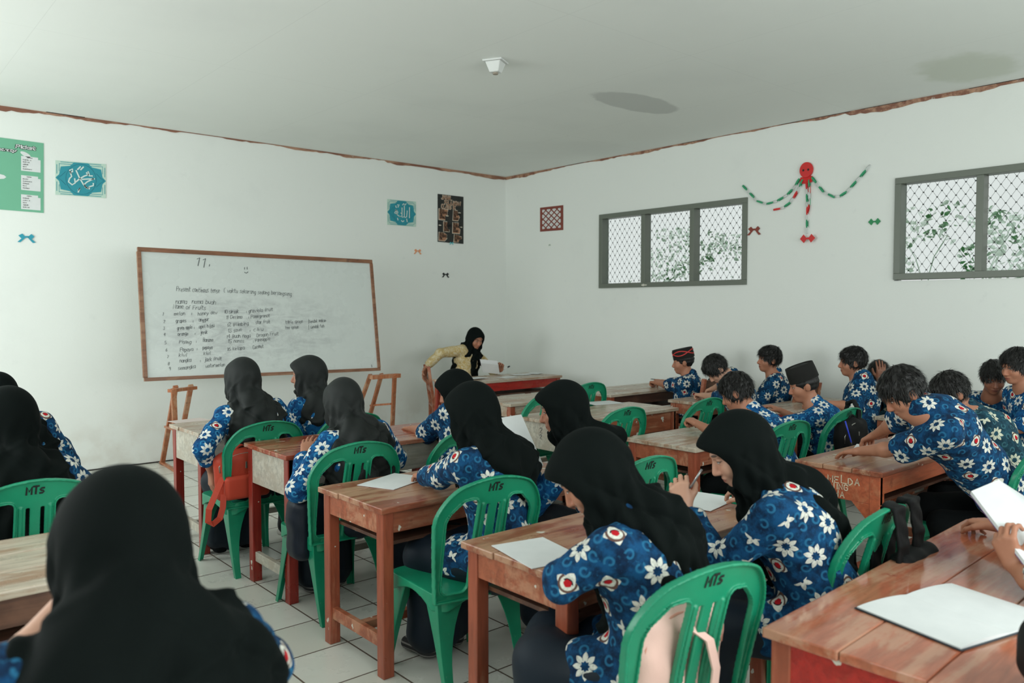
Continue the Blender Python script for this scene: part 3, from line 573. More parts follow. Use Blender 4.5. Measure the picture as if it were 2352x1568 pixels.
# ---------------------------------------------------------------- distance-field modeller (smooth organic shapes)
def A3(*p): return np.array(p, dtype=float)
class SDF:
    def __init__(s): s.P = []; s.disp = None
    def add(s, kind, prm, k=.02, op='u'): s.P.append((kind, prm, k, op)); return s
    def cap(s, a, b, r1, r2=None, k=.02, op='u'): return s.add('c', (A3(*a), A3(*b), r1, r1 if r2 is None else r2), k, op)
    def ell(s, c, r, R=None, k=.02, op='u'): return s.add('e', (A3(*c), A3(*r), np.eye(3) if R is None else R), k, op)
    def box(s, c, h, R=None, rad=.01, k=.02, op='u'): return s.add('b', (A3(*c), A3(*h), np.eye(3) if R is None else R, rad), k, op)
    def fn(s, f, lo, hi, k=.02, op='u'): return s.add('f', (f, A3(*lo), A3(*hi)), k, op)
    @staticmethod
    def dist(kind, q, p):
        if kind == 'c':
            a, b, r1, r2 = q; ab = b-a; t = np.clip((p-a)@ab/max(ab@ab, 1e-12), 0, 1); return np.linalg.norm(p-a-t[..., None]*ab, axis=-1)-(r1+(r2-r1)*t)
        if kind == 'e':
            c, r, R = q; l = (p-c)@R; k0 = np.linalg.norm(l/r, axis=-1); k1 = np.linalg.norm(l/(r*r), axis=-1); return np.where(k1 > 1e-9, k0*(k0-1)/np.maximum(k1, 1e-9), -r.min())
        if kind == 'b':
            c, h, R, rad = q; l = np.abs((p-c)@R)-(h-rad); return np.linalg.norm(np.maximum(l, 0), axis=-1)+np.minimum(l.max(-1), 0)-rad
        return q[0](p)
    def bounds(s):
        lo = A3(9, 9, 9)*9; hi = -lo
        for kind, q, k, op in s.P:
            if op != 'u': continue
            if kind == 'c': r = max(q[2], q[3]); l, h = np.minimum(q[0], q[1])-r, np.maximum(q[0], q[1])+r
            elif kind == 'e': r = q[1].max(); l, h = q[0]-r, q[0]+r
            elif kind == 'b': r = np.linalg.norm(q[1]); l, h = q[0]-r, q[0]+r
            else: l, h = q[1], q[2]
            lo = np.minimum(lo, l-k*.3); hi = np.maximum(hi, h+k*.3)
        return lo-.02, hi+.02
    def eval(s, pts, reach):   # pts (nb,m,3); reach: radius of a block around its first-column centre
        nb = len(pts); D = np.full(pts.shape[:2], 1e3); cen = pts.mean(1)
        for kind, q, k, op in s.P:
            dc = s.dist(kind, q, cen); act = dc < reach*1.5+k+.05 if kind != 'f' else np.ones(nb, bool)
            if not act.any(): continue
            d2 = s.dist(kind, q, pts[act]); d1 = D[act]
            if op == 'u':
                h = np.clip(.5+.5*(d1-d2)/k, 0, 1); D[act] = d1+(d2-d1)*h-k*h*(1-h)
            else:
                if op == 's': d2 = -d2
                h = np.clip(.5-.5*(d1-d2)/k, 0, 1); D[act] = d1+(d2-d1)*h+k*h*(1-h)
        if s.disp is not None: D = D+s.disp(pts)
        return D
    def mesh(s, h, B=8):
        lo, hi = s.bounds(); S = B*h; nbk = np.ceil((hi-lo)/S).astype(int); g = np.stack(np.meshgrid(*[np.arange(n) for n in nbk], indexing='ij'), -1).reshape(-1, 3)
        cen = lo+(g+.5)*S; hd = S*.87
        d = s.eval(cen[:, None, :], 0.0+hd*.5)[:, 0] if False else s._coarse(cen, hd)
        g = g[np.abs(d) < hd*1.35+.05]
        if len(g) == 0: return np.zeros((0, 3)), np.zeros((0, 4), int)
        loc = np.stack(np.meshgrid(*[np.arange(B+1)]*3, indexing='ij'), -1).reshape(-1, 3)
        D = np.empty((len(g), (B+1)**3))
        for i in range(0, len(g), 400):
            gi = g[i:i+400]; pts = lo+(gi[:, None, :]*B+loc[None])*h; D[i:i+400] = s.eval(pts, hd)
        D = D.reshape(-1, B+1, B+1, B+1); D = np.where(np.abs(D) < 1e-9, 1e-9, D); sg = D < 0
        c8 = [(i, j, k) for i in (0, 1) for j in (0, 1) for k in (0, 1)]
        cnt = sum(sg[:, i:B+i, j:B+j, k:B+k].astype(np.int8) for i, j, k in c8); m = (cnt > 0) & (cnt < 8)
        bi, ci, cj, ck = np.nonzero(m); acc = np.zeros((len(bi), 3)); n = np.zeros(len(bi)); val = {c: D[bi, ci+c[0], cj+c[1], ck+c[2]] for c in c8}
        for a in c8:
            for ax in range(3):
                if a[ax]: continue
                b = list(a); b[ax] = 1; b = tuple(b); va, vb = val[a], val[b]; cr = (va < 0) != (vb < 0); t = np.where(cr, va/np.where(cr, va-vb, 1), 0)
                p = np.array(a, float)[None]+np.eye(3)[ax][None]*t[:, None]; acc += p*cr[:, None]; n += cr
        gc = g[bi]*B+np.stack([ci, cj, ck], 1); V = lo+(gc+acc/n[:, None])*h
        NN = nbk*B+2; key = lambda q: ((q[:, 0]+1)*(NN[1]+2)+q[:, 1]+1)*(NN[2]+2)+q[:, 2]+1
        kk = key(gc); o = np.argsort(kk); kk = kk[o]; V = V[o]; F = []
        for ax in range(3):
            sl0 = [slice(0, B)]*3; sl1 = list(sl0); sl1[ax] = slice(1, B+1); s0 = sg[(slice(None), *sl0)]; s1 = sg[(slice(None), *sl1)]
            bi, a_, b_, c_ = np.nonzero(s0 != s1); base = g[bi]*B+np.stack([a_, b_, c_], 1); u, v = (ax+1) % 3, (ax+2) % 3; ids = []; ok = np.ones(len(bi), bool)
            for du, dv in ((0, 0), (-1, 0), (-1, -1), (0, -1)):
                q = base.copy(); q[:, u] += du; q[:, v] += dv; k_ = key(q); ix = np.clip(np.searchsorted(kk, k_), 0, len(kk)-1); ok &= kk[ix] == k_; ids.append(ix)
            q = np.stack(ids, 1); fl = s0[bi, a_, b_, c_]; q[~fl] = q[~fl][:, ::-1]; F.append(q[ok])
        return V, np.concatenate(F)
    def _raw(s, p):
        D = np.full(p.shape[:-1], 1e3)
        for kind, q, k, op in s.P:
            d2 = s.dist(kind, q, p)
            if op == 'u': h = np.clip(.5+.5*(D-d2)/k, 0, 1); D = D+(d2-D)*h-k*h*(1-h)
            else: D = np.maximum(D, -d2)
        return D+s.disp(p) if s.disp is not None else D
    def _coarse(s, cen, hd):
        D = np.full(len(cen), 1e3)
        for kind, q, k, op in s.P:
            d2 = s.dist(kind, q, cen)
            if op == 'u': h = np.clip(.5+.5*(D-d2)/k, 0, 1); D = D+(d2-D)*h-k*h*(1-h)
            else: D = np.maximum(D, -d2 if op == 's' else d2)
        return D
    def obj(s, name, h, m, parent=None, loc=None):
        V, F = s.mesh(h)
        return newmesh(name, V, F, m, parent, True, loc)
# ---------------------------------------------------------------- green monobloc chair
def chair_parts():
    r = empty('plastic_chair'); r['category'] = 'chair'
    CY = -.20
    def ycurve(x, w): return CY-.012-.20*w-.22*w*w+.55*x*x*(.6+w)      # back plane, curled forward at the sides
    def back(p):
        x, y, z = p[..., 0], p[..., 1], p[..., 2]; x = x*.93; w = (z-.425)/1.16
        hw = .205+.033*np.clip(w/.3, 0, 1)
        # outline: straight sides, arched top
        ax = np.abs(x); cr = .105; qx = ax-(hw-cr); qz = w-(.425-.05*(ax/.2)**2-cr); corner = np.where((qx > 0) & (qz > 0), np.hypot(qx, qz)-cr, np.maximum(qx, qz)-cr)
        out = np.maximum(corner, -w-.02)
        hx = np.abs(ax-.125)-.052*(1+.14*np.clip(w/.3, 0, 1)); hz = np.maximum(w-(.350-.75*np.maximum(ax-.125, 0)-.12*np.maximum(ax-.07, 0)), .012-w)
        rr = .024; hole = np.minimum(np.maximum(hx, hz)+rr, 0)+np.hypot(np.maximum(hx+rr, 0), np.maximum(hz+rr, 0))-rr
        slit = np.maximum(np.abs(ax-.0235)-.0065, np.maximum(w-.325, .03-w))
        sh = np.maximum(out, np.maximum(-hole, -slit)); dep = y-ycurve(x, w)
        th = .0055; d = np.maximum(sh, np.abs(dep)-th)
        rim = np.maximum(np.abs(out+.004)-.004, np.abs(dep+.008)-.014)          # rolled edge towards the rear
        hr = np.maximum(np.abs(hole-.003)-.003, np.abs(dep+.006)-.010); hr = np.maximum(hr, out)
        rib = np.maximum(np.maximum(np.abs(np.abs(ax)-.047)-.006, np.abs(dep+.006)-.007), np.maximum(w-.33, .0-w))
        return np.minimum(np.minimum(d, rim), np.minimum(hr, rib))*.8
    s = SDF().fn(back, (-.28, -.52, .40), (.28, -.02, .95), .004)
    bk = s.obj('backrest', .0042, M_green, r)
    def seat(p):
        x, y, z = p[..., 0], p[..., 1], p[..., 2]
        hw = .205+.018*np.clip((y+.2)/.4, 0, 1); cr = .07; qx = np.abs(x)-(hw-cr); qy = np.abs(y-.0)-(.215-cr)
        o = np.minimum(np.maximum(qx, qy), 0)+np.hypot(np.maximum(qx, 0), np.maximum(qy, 0))-cr
        surf = .428-.010*np.cos(np.clip(x/.2, -1, 1)*1.57)*np.cos(np.clip(y/.2, -1, 1)*1.57)
        d = np.maximum(o, np.abs(z-surf)-.006)
        arch = .362+.045*np.cos(np.clip(np.minimum(np.abs(x)/.16, np.abs(y)/.16), 0, 1)*1.57)
        sk = np.maximum(np.maximum(np.abs(o+.004)-.004, z-.432), arch-z)
        return np.minimum(d, sk)*.85
    SDF().fn(seat, (-.24, -.24, .34), (.24, .24, .45), .004).obj('seat', .0042, M_green, r)
    def leg(sx, sy):
        mb = MB(); n = 9; rows = []
        fx, fy = (.228, .238) if sy > 0 else (.185, -.265)
        for i in range(n):
            t = i/(n-1); z = .40*(1-t); e = t**1.6
            cx = .198+(fx-.198)*e; cy = (.198*(1 if sy > 0 else -1))+(fy-(.198*(1 if sy > 0 else -1)))*e
            wd = .07*(1-t)**3+.052-.018*t
            ox, oy = sx*cx, cy; ix = -sx; iy = -1 if sy > 0 else 1; th = .006
            # L section: outer corner, arm along x, arm along y
            rows.append([(ox, oy, z), (ox+ix*wd, oy, z), (ox+ix*wd, oy+iy*th, z), (ox+ix*(th+.010), oy+iy*th, z), (ox+ix*th, oy+iy*(th+.010), z), (ox+ix*th, oy+iy*wd*.9, z), (ox, oy+iy*wd*.9, z)])
        m = 7
        for rr in rows: mb.V += rr
        fl = (sx > 0) == (sy > 0)
        for i in range(n-1):
            for k in range(m):
                f = (i*m+k, i*m+(k+1) % m, (i+1)*m+(k+1) % m, (i+1)*m+k); mb.F.append(f if fl else f[::-1])
        mb.F.append(tuple(range(m))[::-1] if fl else tuple(range(m))); e = tuple((n-1)*m+k for k in range(m)); mb.F.append(e if fl else e[::-1])
        mb.build('leg', M_green, r, bevel=.0025)
    for sx in (-1, 1):
        for sy in (-1, 1): leg(sx, sy)
    mk = MB(); L, ex = text_lines('MTs', 0, 0, .026, .05, 0)
    def fn(x, y, off=0.0):
        X_ = x-ex/2; w = .375+y; return Vector((X_, ycurve(X_*.93, w)-.0075, .425+w*1.16))
    # read from behind: +x to the right when looking along +y
    strokes(mk, L, .0065, fn); mk.build('stencil', M_ink, bk)
    return r
CH0 = chair_parts(); chair_used = False
def chair(x, y, rz, label, group='green plastic chairs'):
    global chair_used
    o = CH0 if not chair_used else copy_tree(CH0); chair_used = True
    o.location = (x, y, 0); o.rotation_euler = (0, 0, math.radians(rz)); o['label'] = label; o['group'] = group; return o
# ---------------------------------------------------------------- desks
def desk(x0, x1, y0, y1, z, label, top=None, rail=None, leg=None, side=None, rz=0.0, style='plain', group='wooden school desks', left_rail=None, name='school_desk', cat='desk', inset=.045):
    L, D = x1-x0, y1-y0; c = ((x0+x1)/2, (y0+y1)/2, 0); r = empty(name, c, math.radians(rz), label, cat, group); tt = .026
    top = top or M_top1; rail = rail or M_rail; leg = leg or M_legz
    mb = MB(); n = 3; e = 0
    for k in range(n):
        a = -D/2+D*k/n; b = -D/2+D*(k+1)/n-.0025; j = [random.uniform(-.004, .004) for _ in range(2)]
        mb.box((-L/2+j[0], a, z-tt), (L/2+j[1], b, z+random.uniform(-.001, .001)))
    mb.build('tabletop', top, r, bevel=.004)
    lx, ly = L/2-inset, D/2-inset; w = .027
    for sx in (-1, 1):
        for sy in (-1, 1):
            mb = MB(); mb.box((sx*lx-w, sy*ly-w, 0), (sx*lx+w, sy*ly+w, z-tt)); mb.build('leg', leg, r, bevel=.004)
    dp = {'plain': .095, 'deep': .155}.get(style, .10)
    for sy in (-1, 1):
        mb = MB(); mb.box((-lx+w, sy*(ly+.006)-.011, z-tt-dp), (lx-w, sy*(ly+.006)+.011, z-tt)); mb.build('apron', rail, r, bevel=.003)
    for sx in (-1, 1):
        m_ = (left_rail or rail) if sx < 0 else rail
        mb = MB(); d2 = dp if style == 'plain' else .20
        if style == 'gusset':
            d2 = .15
        xx = sx*(lx+.012)
        mb.box((xx-.011, -ly+w if style == 'plain' else -ly-w, z-tt-d2), (xx+.011+ (0 if style == 'plain' else .006), ly-w if style == 'plain' else ly+w, z-tt))
        sr = mb.build('side_apron', m_, r, bevel=.003)
        if style == 'gusset':
            for s in (-1, 1):
                mb = MB(); y_ = s*(ly+w); mb.ngon_prism([(xx-.011, y_, z-tt-d2), (xx-.011, y_-s*.15, z-tt-d2), (xx-.011, y_-s*.045, z-tt-d2-.11), (xx-.011, y_, z-tt-d2-.12)], (.022, 0, 0)); mb.build('gusset', m_, sr, bevel=.002)
    for sx in (-1, 1):
        mb = MB(); mb.box((sx*lx-.014, -ly+w, .12), (sx*lx+.014, ly-w, .175)); mb.build('side_stretcher', rail, r, bevel=.003)
    mb = MB(); mb.box((-lx+.014, -.02, .125), (lx-.014, .02, .165)); mb.build('foot_rail', rail, r, bevel=.003)
    mb = MB(); mb.box((-lx+w, -ly, z-tt-.15), (lx-w, ly-.02, z-tt-.135)); mb.build('book_shelf', M_dark, r)
    return r
dC = desk(-5.44, -4.24, -3.38, -2.82, .785, 'desk with white side and red legs, farthest in the left column by the trestle', M_topw, M_grey, M_redz, left_rail=M_grey, style='deep')
dB = desk(-5.395, -4.18, -4.545, -3.985, .803, 'desk with whitewashed deep side panel beside the red backpack', M_top2, M_grey, M_redz, left_rail=M_grey, style='deep')
dA = desk(-5.47, -4.27, -5.605, -5.045, .74, 'worn brown desk with a white sheet, third back in the left-centre column', M_top1, M_rail, M_legz)
dD = desk(-5.50, -4.30, -6.73, -6.19, .745, 'chipped brown desk with paint-spotted apron under the girl with the red-flowered sleeve', M_top1, M_rail, M_legz)
dE = desk(-5.36, -3.80, -7.90, -7.29, .745, 'nearest orange-brown desk with red side panel at lower right corner', M_top3, M_red, M_legz, rz=2.0, left_rail=M_red, style='deep')
dF = desk(-7.78, -6.55, -5.72, -5.10, .745, 'pale scuffed desk at the left edge in front of the nearest girl', M_topw, M_dark, M_legz)
dG0 = desk(-7.75, -6.40, -4.05, -3.50, .745, 'red-sided desk in front of the girl at the left edge', M_top2, M_red, M_redz)
dG = desk(-3.20, -1.83, -4.37, -3.82, .745, 'long red-brown desk with shiny top and white left end in the middle', M_topw, M_rail, M_legz, left_rail=M_grey, style='deep')
dH = desk(-3.33, -2.12, -5.63, -5.08, .745, 'empty-topped grey-brown desk behind the girl with the pen', M_topw, M_rail, M_legz)
dI = desk(-2.75, -1.72, -3.28, -2.74, .745, 'bleached bare-wood desk just in front of the teacher desk', M_topw, M_topw, M_legz)
dJ = desk(-1.55, -.20, -3.36, -2.80, .745, 'dark-fronted desk of the boy in the red-patterned cap', M_topw, M_dark, M_legz, left_rail=M_rail)
dK = desk(-1.43, -.20, -4.33, -3.94, .745, 'small pale-brown desk where the boy bends over his clenched hand', M_topw, M_rail, M_legz, name='school_desk')
dL = desk(-1.40, -.20, -5.14, -4.72, .745, 'desk partly seen between the two boys in round black caps', M_topw, M_red, M_legz)
dM = desk(-3.19, -1.95, -6.66, -6.18, .745, 'orange desk with chalk scrawls on its side and splintered top', M_top1, M_orange, M_orange, left_rail=M_orange, style='gusset')
dN = desk(-1.14, -.15, -6.20, -5.68, .745, 'bare wooden desk behind the writing boy in the right-hand rows', M_topw, M_dark, M_legz)
dT = desk(-2.12, -.68, -1.82, -1.22, .785, 'teacher desk with red rail and papers before the front wall', M_topw, M_red, M_redz, group='teacher furniture')
# chalk names on the orange desk
mk = MB()
for tx, y, z, h in (('MELDA', .055, .655, .036), ('IING', .03, .620, .028), ('EHA', .055, .583, .034)):
    L, _ = text_lines(tx, 0, 0, h, .0, .12, 1.15); strokes(mk, L, .0055, lambda a, b, off, y=y, z=z: Vector((-.62+.045-.0145-.0105, y-a, z+b)))
mk.build('chalk_writing', M_chalk, dM)
mk = MB(); L, _ = text_lines('+ x', 0, 0, .035, 0, .1); strokes(mk, [[(0, .02), (.04, .02)], [(.02, 0), (.02, .04)], [(.08, 0), (.11, .04)], [(.08, .04), (.11, 0)]], .005, lambda a, b, off: Vector((-.05+a, -.275+.0065, .63+b-.02))); mk.build('chalk_writing', M_chalk, dG)
mk = MB(); L, _ = text_lines('2', 0, .045, .035, 0, .1); L2, _ = text_lines('2', 0, 0, .03, 0, .1); strokes(mk, L+L2, .005, lambda a, b, off: Vector((-.685+.045-.025, -.02-a, .60+b))); mk.build('pen_marks', M_marker, dG)
# ---------------------------------------------------------------- green chairs
chair(-5.25, -3.68, 0, 'green plastic chair holding the red backpack')
chair(-4.68, -3.68, 0, 'green plastic chair of the girl whose scarf shows a grey flower print')
chair(-5.19, -4.66, -3, 'green plastic chair behind the small girl in brown-black scarf, near whitewashed desk')
chair(-4.56, -4.68, 4, 'green plastic chair of the girl reaching across the desk with bare forearm')
chair(-5.17, -5.72, -7, 'green plastic chair of the girl in navy skirt at the worn brown desk')
chair(-4.42, -5.85, 0, 'green plastic chair behind the girl with the upright black scarf in centre')
chair(-5.42, -6.92, -9, 'green plastic chair with the pale pink bag, nearest at bottom centre')
chair(-4.52, -6.94, 0, 'green plastic chair with a black bag strap slung over it, beside nearest orange desk')
chair(-2.62, -6.90, -4, 'green plastic chair at the right edge behind the writing boy')
chair(-2.88, -5.68, -4, 'green plastic chair behind the bare-headed boy in the middle row')
chair(-2.08, -5.62, 0, 'green plastic chair with a black jacket hung on its back')
chair(-2.28, -4.66, 0, 'green plastic chair standing empty in front of the pen girl, beside the wall-side rows')
chair(-2.06, -3.26, 0, 'green plastic chair farthest away, tucked by the dark-fronted desk')
chair(-2.95, -3.66, 0, 'green plastic chair half hidden left of the central upright scarf')
chair(-6.60, -4.60, 0, 'green plastic chair at the left edge behind the large scarfed girl')
chair(-6.72, -7.02, 0, 'green plastic chair under the nearest girl at lower left')
chair(-3.15, -4.62, 0, 'green plastic chair seat seen below the empty grey-brown desk')
chair(-4.05, -8.18, 0, 'green plastic chair under the person holding the open book')
# ---------------------------------------------------------------- wooden chairs
def wchair(x, y, rz, label, m=None):
    m = m or M_rail; r = empty('wooden_chair', (x, y, 0), math.radians(rz), label, 'chair', 'wooden chairs')
    mb = MB(); mb.box((-.20, -.19, .42), (.20, .20, .445)); mb.build('seat', m, r, bevel=.004)
    for sx in (-1, 1):
        mb = MB(); mb.box((sx*.18-.02, .15, 0), (sx*.18+.02, .19, .42)); mb.build('leg', m, r, bevel=.003)
        mb = MB(); mb.bar((sx*.18, -.17, 0), (sx*.18, -.17, .44), .04, .04); mb.bar((sx*.18, -.17, .44), (sx*.18, -.235, .90), .04, .035, (0, 1, 0)); mb.build('rear_post', m, r, bevel=.003)
        mb = MB(); mb.box((sx*.18-.012, -.15, .18), (sx*.18+.012, .15, .215)); mb.build('stretcher', m, r, bevel=.002)
    mb = MB(); mb.hexa([(-.16, -.222, .74), (.16, -.222, .74), (.16, -.205, .74), (-.16, -.205, .74), (-.16, -.242, .885), (.16, -.242, .885), (.16, -.225, .885), (-.16, -.225, .885)]); bk = mb.build('back_panel', M_dark, r, bevel=.004)
    mb = MB(); mb.hexa([(-.16, -.205, .60), (.16, -.205, .60), (.16, -.188, .60), (-.16, -.188, .60), (-.16, -.212, .66), (.16, -.212, .66), (.16, -.195, .66), (-.16, -.195, .66)]); mb.build('back_slat', m, r, bevel=.003)
    return r
wt = wchair(-1.66, -.86, -118, 'wooden chair with dark back panel under the teacher')
mk = MB(); L = [[(0, .04), (.02, .05), (.03, .04), (.01, .03), (.03, .02), (.01, .01)], [(.04, .05), (.05, .01), (.06, .03), (.05, .04)], [(.02, -.01), (.04, -.005), (.05, -.02)]]
strokes(mk, L, .006, lambda a, b, off: Vector((.02-a, -.2045+.0-.02*((.80+b-.74)/.145)+.002, .80+b))); mk.build('chalk_doodle', M_chalk, wt)
wchair(-.72, -3.70, 4, 'wooden chair with pale back rail behind the boy in the red-patterned cap')
wchair(-.56, -4.60, -2, 'wooden chair with pale top rail behind the boy looking left')
wchair(-.22, -5.50, 0, 'wooden chair against the right wall behind the boy in the tall black cap')
# ---------------------------------------------------------------- cloth and skin materials
def star_color(base1, base2, ring, white):
    def f(b):
        u, v, ty = attr('fl'); r = X.m('SQRT', u*u+v*v); a = X.m('ARCTAN2', v, u)
        rn = r/.040
        tri8 = X.m('PINGPONG', a*(8/(2*math.pi)), .5)*2           # 0 at petal axis .. 1 between petals
        edge = 1.0-tri8*.36-X.m('POWER', tri8, 5.0)*.14
        core = X.m('MULTIPLY_ADD', tri8, -.12, .40)
        star = rn.lt(edge)*rn.gt(core)*(1-(tri8.gt(.93)*rn.gt(.35)))
        dot = rn.lt(.13)*0.0
        # medallion: brown ring, cream drop petals, red five-sided heart
        tri4 = X.m('PINGPONG', a*(4/(2*math.pi)), .5)*2
        rm = rn*1.22; petal = rm.lt(1.10-tri4*.42)*(rn.gt(.0)); ring_ = rm.lt(.86)*rm.gt(.66)*(u.gt(-.014)); tri5 = X.m('PINGPONG', a*(5/(2*math.pi)), .5)
        heart = rm.lt(.38-tri5*.10); dark = rm.lt(.48)*u.lt(-.003)
        tri3 = X.m('PINGPONG', (a+.6)*(5/(2*math.pi)), .5)*2
        half = rn.lt(.78-tri3*.45)*a.gt(-1.9)*a.lt(1.6)*rn.gt(.12)
        P = geo_pos(); n = noise(P, 22, 4, .7); n2 = noise(P, 90, 3, .7)
        c = mix(ss(.34, .66, n), tuple(k*.7 for k in base1), base2)
        c = mix(ss(.62, .70, n2)*.45, c, ring)
        s1, s2, s3 = attr('sw'); q = X.m('SQRT', s1*s1+s2*s2); qa = X.m('ARCTAN2', s2, s1)
        sp = X.m('ABSOLUTE', q-(.0115+qa*.0014)); rg = ss(.0050, .0018, sp)*(qa.gt(-2.5))
        c = mix(rg*.75, c, ring); c = mix(ss(.006, .004, q)*.6, c, base1)
        t0 = ty.lt(.5); t1 = ty.gt(.5)*ty.lt(1.5); t2 = ty.gt(1.5)
        wh = mix(ss(.45, .62, n2), white, tuple(k*.72 for k in white)); c = mix(star*t0, c, wh); c = mix(half*t2, c, wh)
        c = mix(petal*t1, c, wh); c = mix(ring_*t1, c, lin((96, 70, 62))); c = mix(dark*t1, c, lin((30, 26, 34))); c = mix(heart*t1, c, lin((176, 24, 34)))
        return c, None, n2, .08
    return f
M_bat1 = mat('blue_batik', star_color(lin((8, 38, 70)), lin((14, 70, 112)), lin((40, 108, 146)), lin((214, 214, 204))), rough=.85, spec=.2)
M_bat2 = mat('blue_batik_bright', star_color(lin((10, 50, 98)), lin((18, 90, 144)), lin((58, 138, 180)), lin((222, 224, 218))), rough=.85, spec=.2)
M_bat3 = mat('teal_batik', star_color(lin((22, 50, 66)), lin((34, 76, 92)), lin((60, 106, 116)), lin((206, 208, 186))), rough=.85, spec=.2)
def f_yel(b):
    P = coord('Object'); n = noise(P, 26, 5, .75, 1.5); v = voro(P, 30)
    c = mix(ss(.42, .62, n), lin((186, 160, 104)), lin((206, 196, 168))); return mix(ss(.16, .08, v)*.6, c, lin((150, 116, 66)))
M_yel = mat('cream_batik', f_yel, rough=.8, spec=.2)
def f_hij(c0, sh):
    def f(b):
        P = geo_pos(); n = noise(P, 5, 3); w1 = X.t.nodes.new('ShaderNodeTexNoise'); n2 = noise(P, 420, 2)
        b.inputs['Sheen Weight'].default_value = sh*.10; b.inputs['Sheen Roughness'].default_value = .45; b.inputs['Sheen Tint'].default_value = (.75, .85, .85, 1)
        return mix(n, c0, tuple(k*1.5 for k in c0)), None, n2, .05
    return f
M_hij = mat('black_scarf_cloth', f_hij((.0030, .0046, .0043), .12), rough=.8, spec=.06)
M_hijg = mat('grey_black_scarf_cloth', f_hij((.0085, .0105, .0100), .25), rough=.62, spec=.22)
M_navy = mat('navy_cloth', f_hij((.004, .009, .016), .12), rough=.6, spec=.25)
M_blk = mat('black_cloth', f_hij((.003, .004, .0045), .05), rough=.85, spec=.1)
def f_skin(base, lips):
    def f(b):
        x, y, z = attr('hl'); ax = x.abs(); P = geo_pos(); n = noise(P, 14, 4)
        c = mix(n, base, tuple(k*.80 for k in base)); c = mix(ss(.035, .012, ax-.02)*ss(.03, .01, (z+.02).abs())*.25*y.gt(.05), c, tuple((base[0]*1.05, base[1]*.78, base[2]*.72)))
        E = lambda cx, cz, rx, rz, s0=1.15, s1=.85: ss(s0, s1, X.m('SQRT', ((ax-cx)/rx)*((ax-cx)/rx)+((z-cz)/rz)*((z-cz)/rz)))*y.gt(.045)
        c = mix(E(.033, .0305-0.0, .019, .0042)*.85, c, (.012, .01, .009))          # brows
        c = mix(E(.031, .006, .0155, .0052)*.9, c, (.015, .012, .011))             # lash rim
        c = mix(E(.031, .0045, .012, .0030), c, (.50, .47, .44)); c = mix(E(.031, .0045, .0050, .0034), c, (.01, .008, .007))
        c = mix(E(0, -.0635, .023, .0085, 1.1, .7)*.8, c, lips); c = mix(E(0, -.0625, .021, .0014, 1.3, .6)*.85, c, (.06, .02, .018))
        c = mix(E(.0085, -.0405, .0048, .0028)*.7, c, (.05, .02, .015))
        return c, None, noise(P, 160, 2), .04
    return f
SK = {'l': mat('skin_light', f_skin(lin((204, 156, 132)), lin((168, 92, 84))), rough=.5, spec=.4), 'm': mat('skin_medium', f_skin(lin((178, 122, 96)), lin((146, 78, 70))), rough=.48, spec=.4), 'd': mat('skin_dark', f_skin(lin((148, 98, 76)), lin((112, 60, 54))), rough=.45, spec=.45)}
def f_hair(b): n = noise(geo_pos(), 200, 2); return mix(n, (.004, .004, .004), (.016, .015, .014))
M_hair = mat('black_hair', f_hair, rough=.48, spec=.35)
M_sole = plain('shoe_grey', (150, 148, 140), .7); M_sock = mat('striped_sock', lambda b: mix(X.m('PINGPONG', sep(geo_pos())[2]*1.0, .011).lt(.0035), (.02, .02, .022), (.22, .21, .2)), rough=.9)
M_capr = plain('red_trim', (196, 48, 44), .6)
M_velvet = mat('black_velvet', f_hij((.010, .010, .009), .35), rough=.8, spec=.2)
# ---------------------------------------------------------------- flower layout: nearest printed motif for every face
def motifs(o, spacing=.092, seed=0, med=.17):
    me = o.data; nV = len(me.vertices); V = np.empty(nV*3, np.float32); me.vertices.foreach_get('co', V); V = V.reshape(-1, 3)
    nF = len(me.polygons); L = np.empty(nF*4, np.int32); me.loops.foreach_get('vertex_index', L); Fq = L.reshape(-1, 4); C = V[Fq].mean(1)
    N = np.cross(V[Fq[:, 2]]-V[Fq[:, 0]], V[Fq[:, 3]]-V[Fq[:, 1]]); N /= np.maximum(np.linalg.norm(N, axis=1, keepdims=True), 1e-9)
    rg = np.random.default_rng(seed)
    def scatter(sp, avoid=None, amin=0):
        alive = np.ones(nF, bool)
        if avoid is not None:
            for a in avoid: alive &= ((C-C[a])**2).sum(1) > amin*amin
        out = []; order = rg.permutation(nF)
        for i in order:
            if alive[i]: out.append(i); alive &= ((C-C[i])**2).sum(1) > sp*sp
        return out
    c1 = scatter(spacing); c2 = scatter(.047, c1, .042)
    def put(name, cs, types):
        best = np.full(nF, 1e9); idx = np.zeros(nF, int)
        for k, i in enumerate(cs):
            dv = C-C[i]; d = (dv**2).sum(1)+3*(dv@N[i])**2+ .002*(1-N@N[i]); m = d < best; best[m] = d[m]; idx[m] = k
        cs = np.array(cs); n = N[cs]; ref = np.where(np.abs(n[:, 2:3]) < .9, A3(0, 0, 1)[None], A3(1, 0, 0)[None]); t = np.cross(ref, n); t /= np.linalg.norm(t, axis=1, keepdims=True); bb = np.cross(n, t)
        an = rg.uniform(0, 6.28, len(cs)); T = t*np.cos(an)[:, None]+bb*np.sin(an)[:, None]; Bt = np.cross(n, T); ty = types(len(cs))
        D = V[Fq]-C[cs[idx]][:, None, :]; uv = np.stack([(D*T[idx][:, None, :]).sum(-1), (D*Bt[idx][:, None, :]).sum(-1), np.repeat(ty[idx][:, None], 4, 1)], -1)
        a = me.attributes.new(name, 'FLOAT_VECTOR', 'CORNER'); a.data.foreach_set('vector', uv.astype(np.float32).ravel())
    put('fl', c1, lambda n: np.where(rg.random(n) < med, 1.0, np.where(rg.random(n) < .16, 2.0, 0.0))); put('sw', c2, lambda n: np.zeros(n))
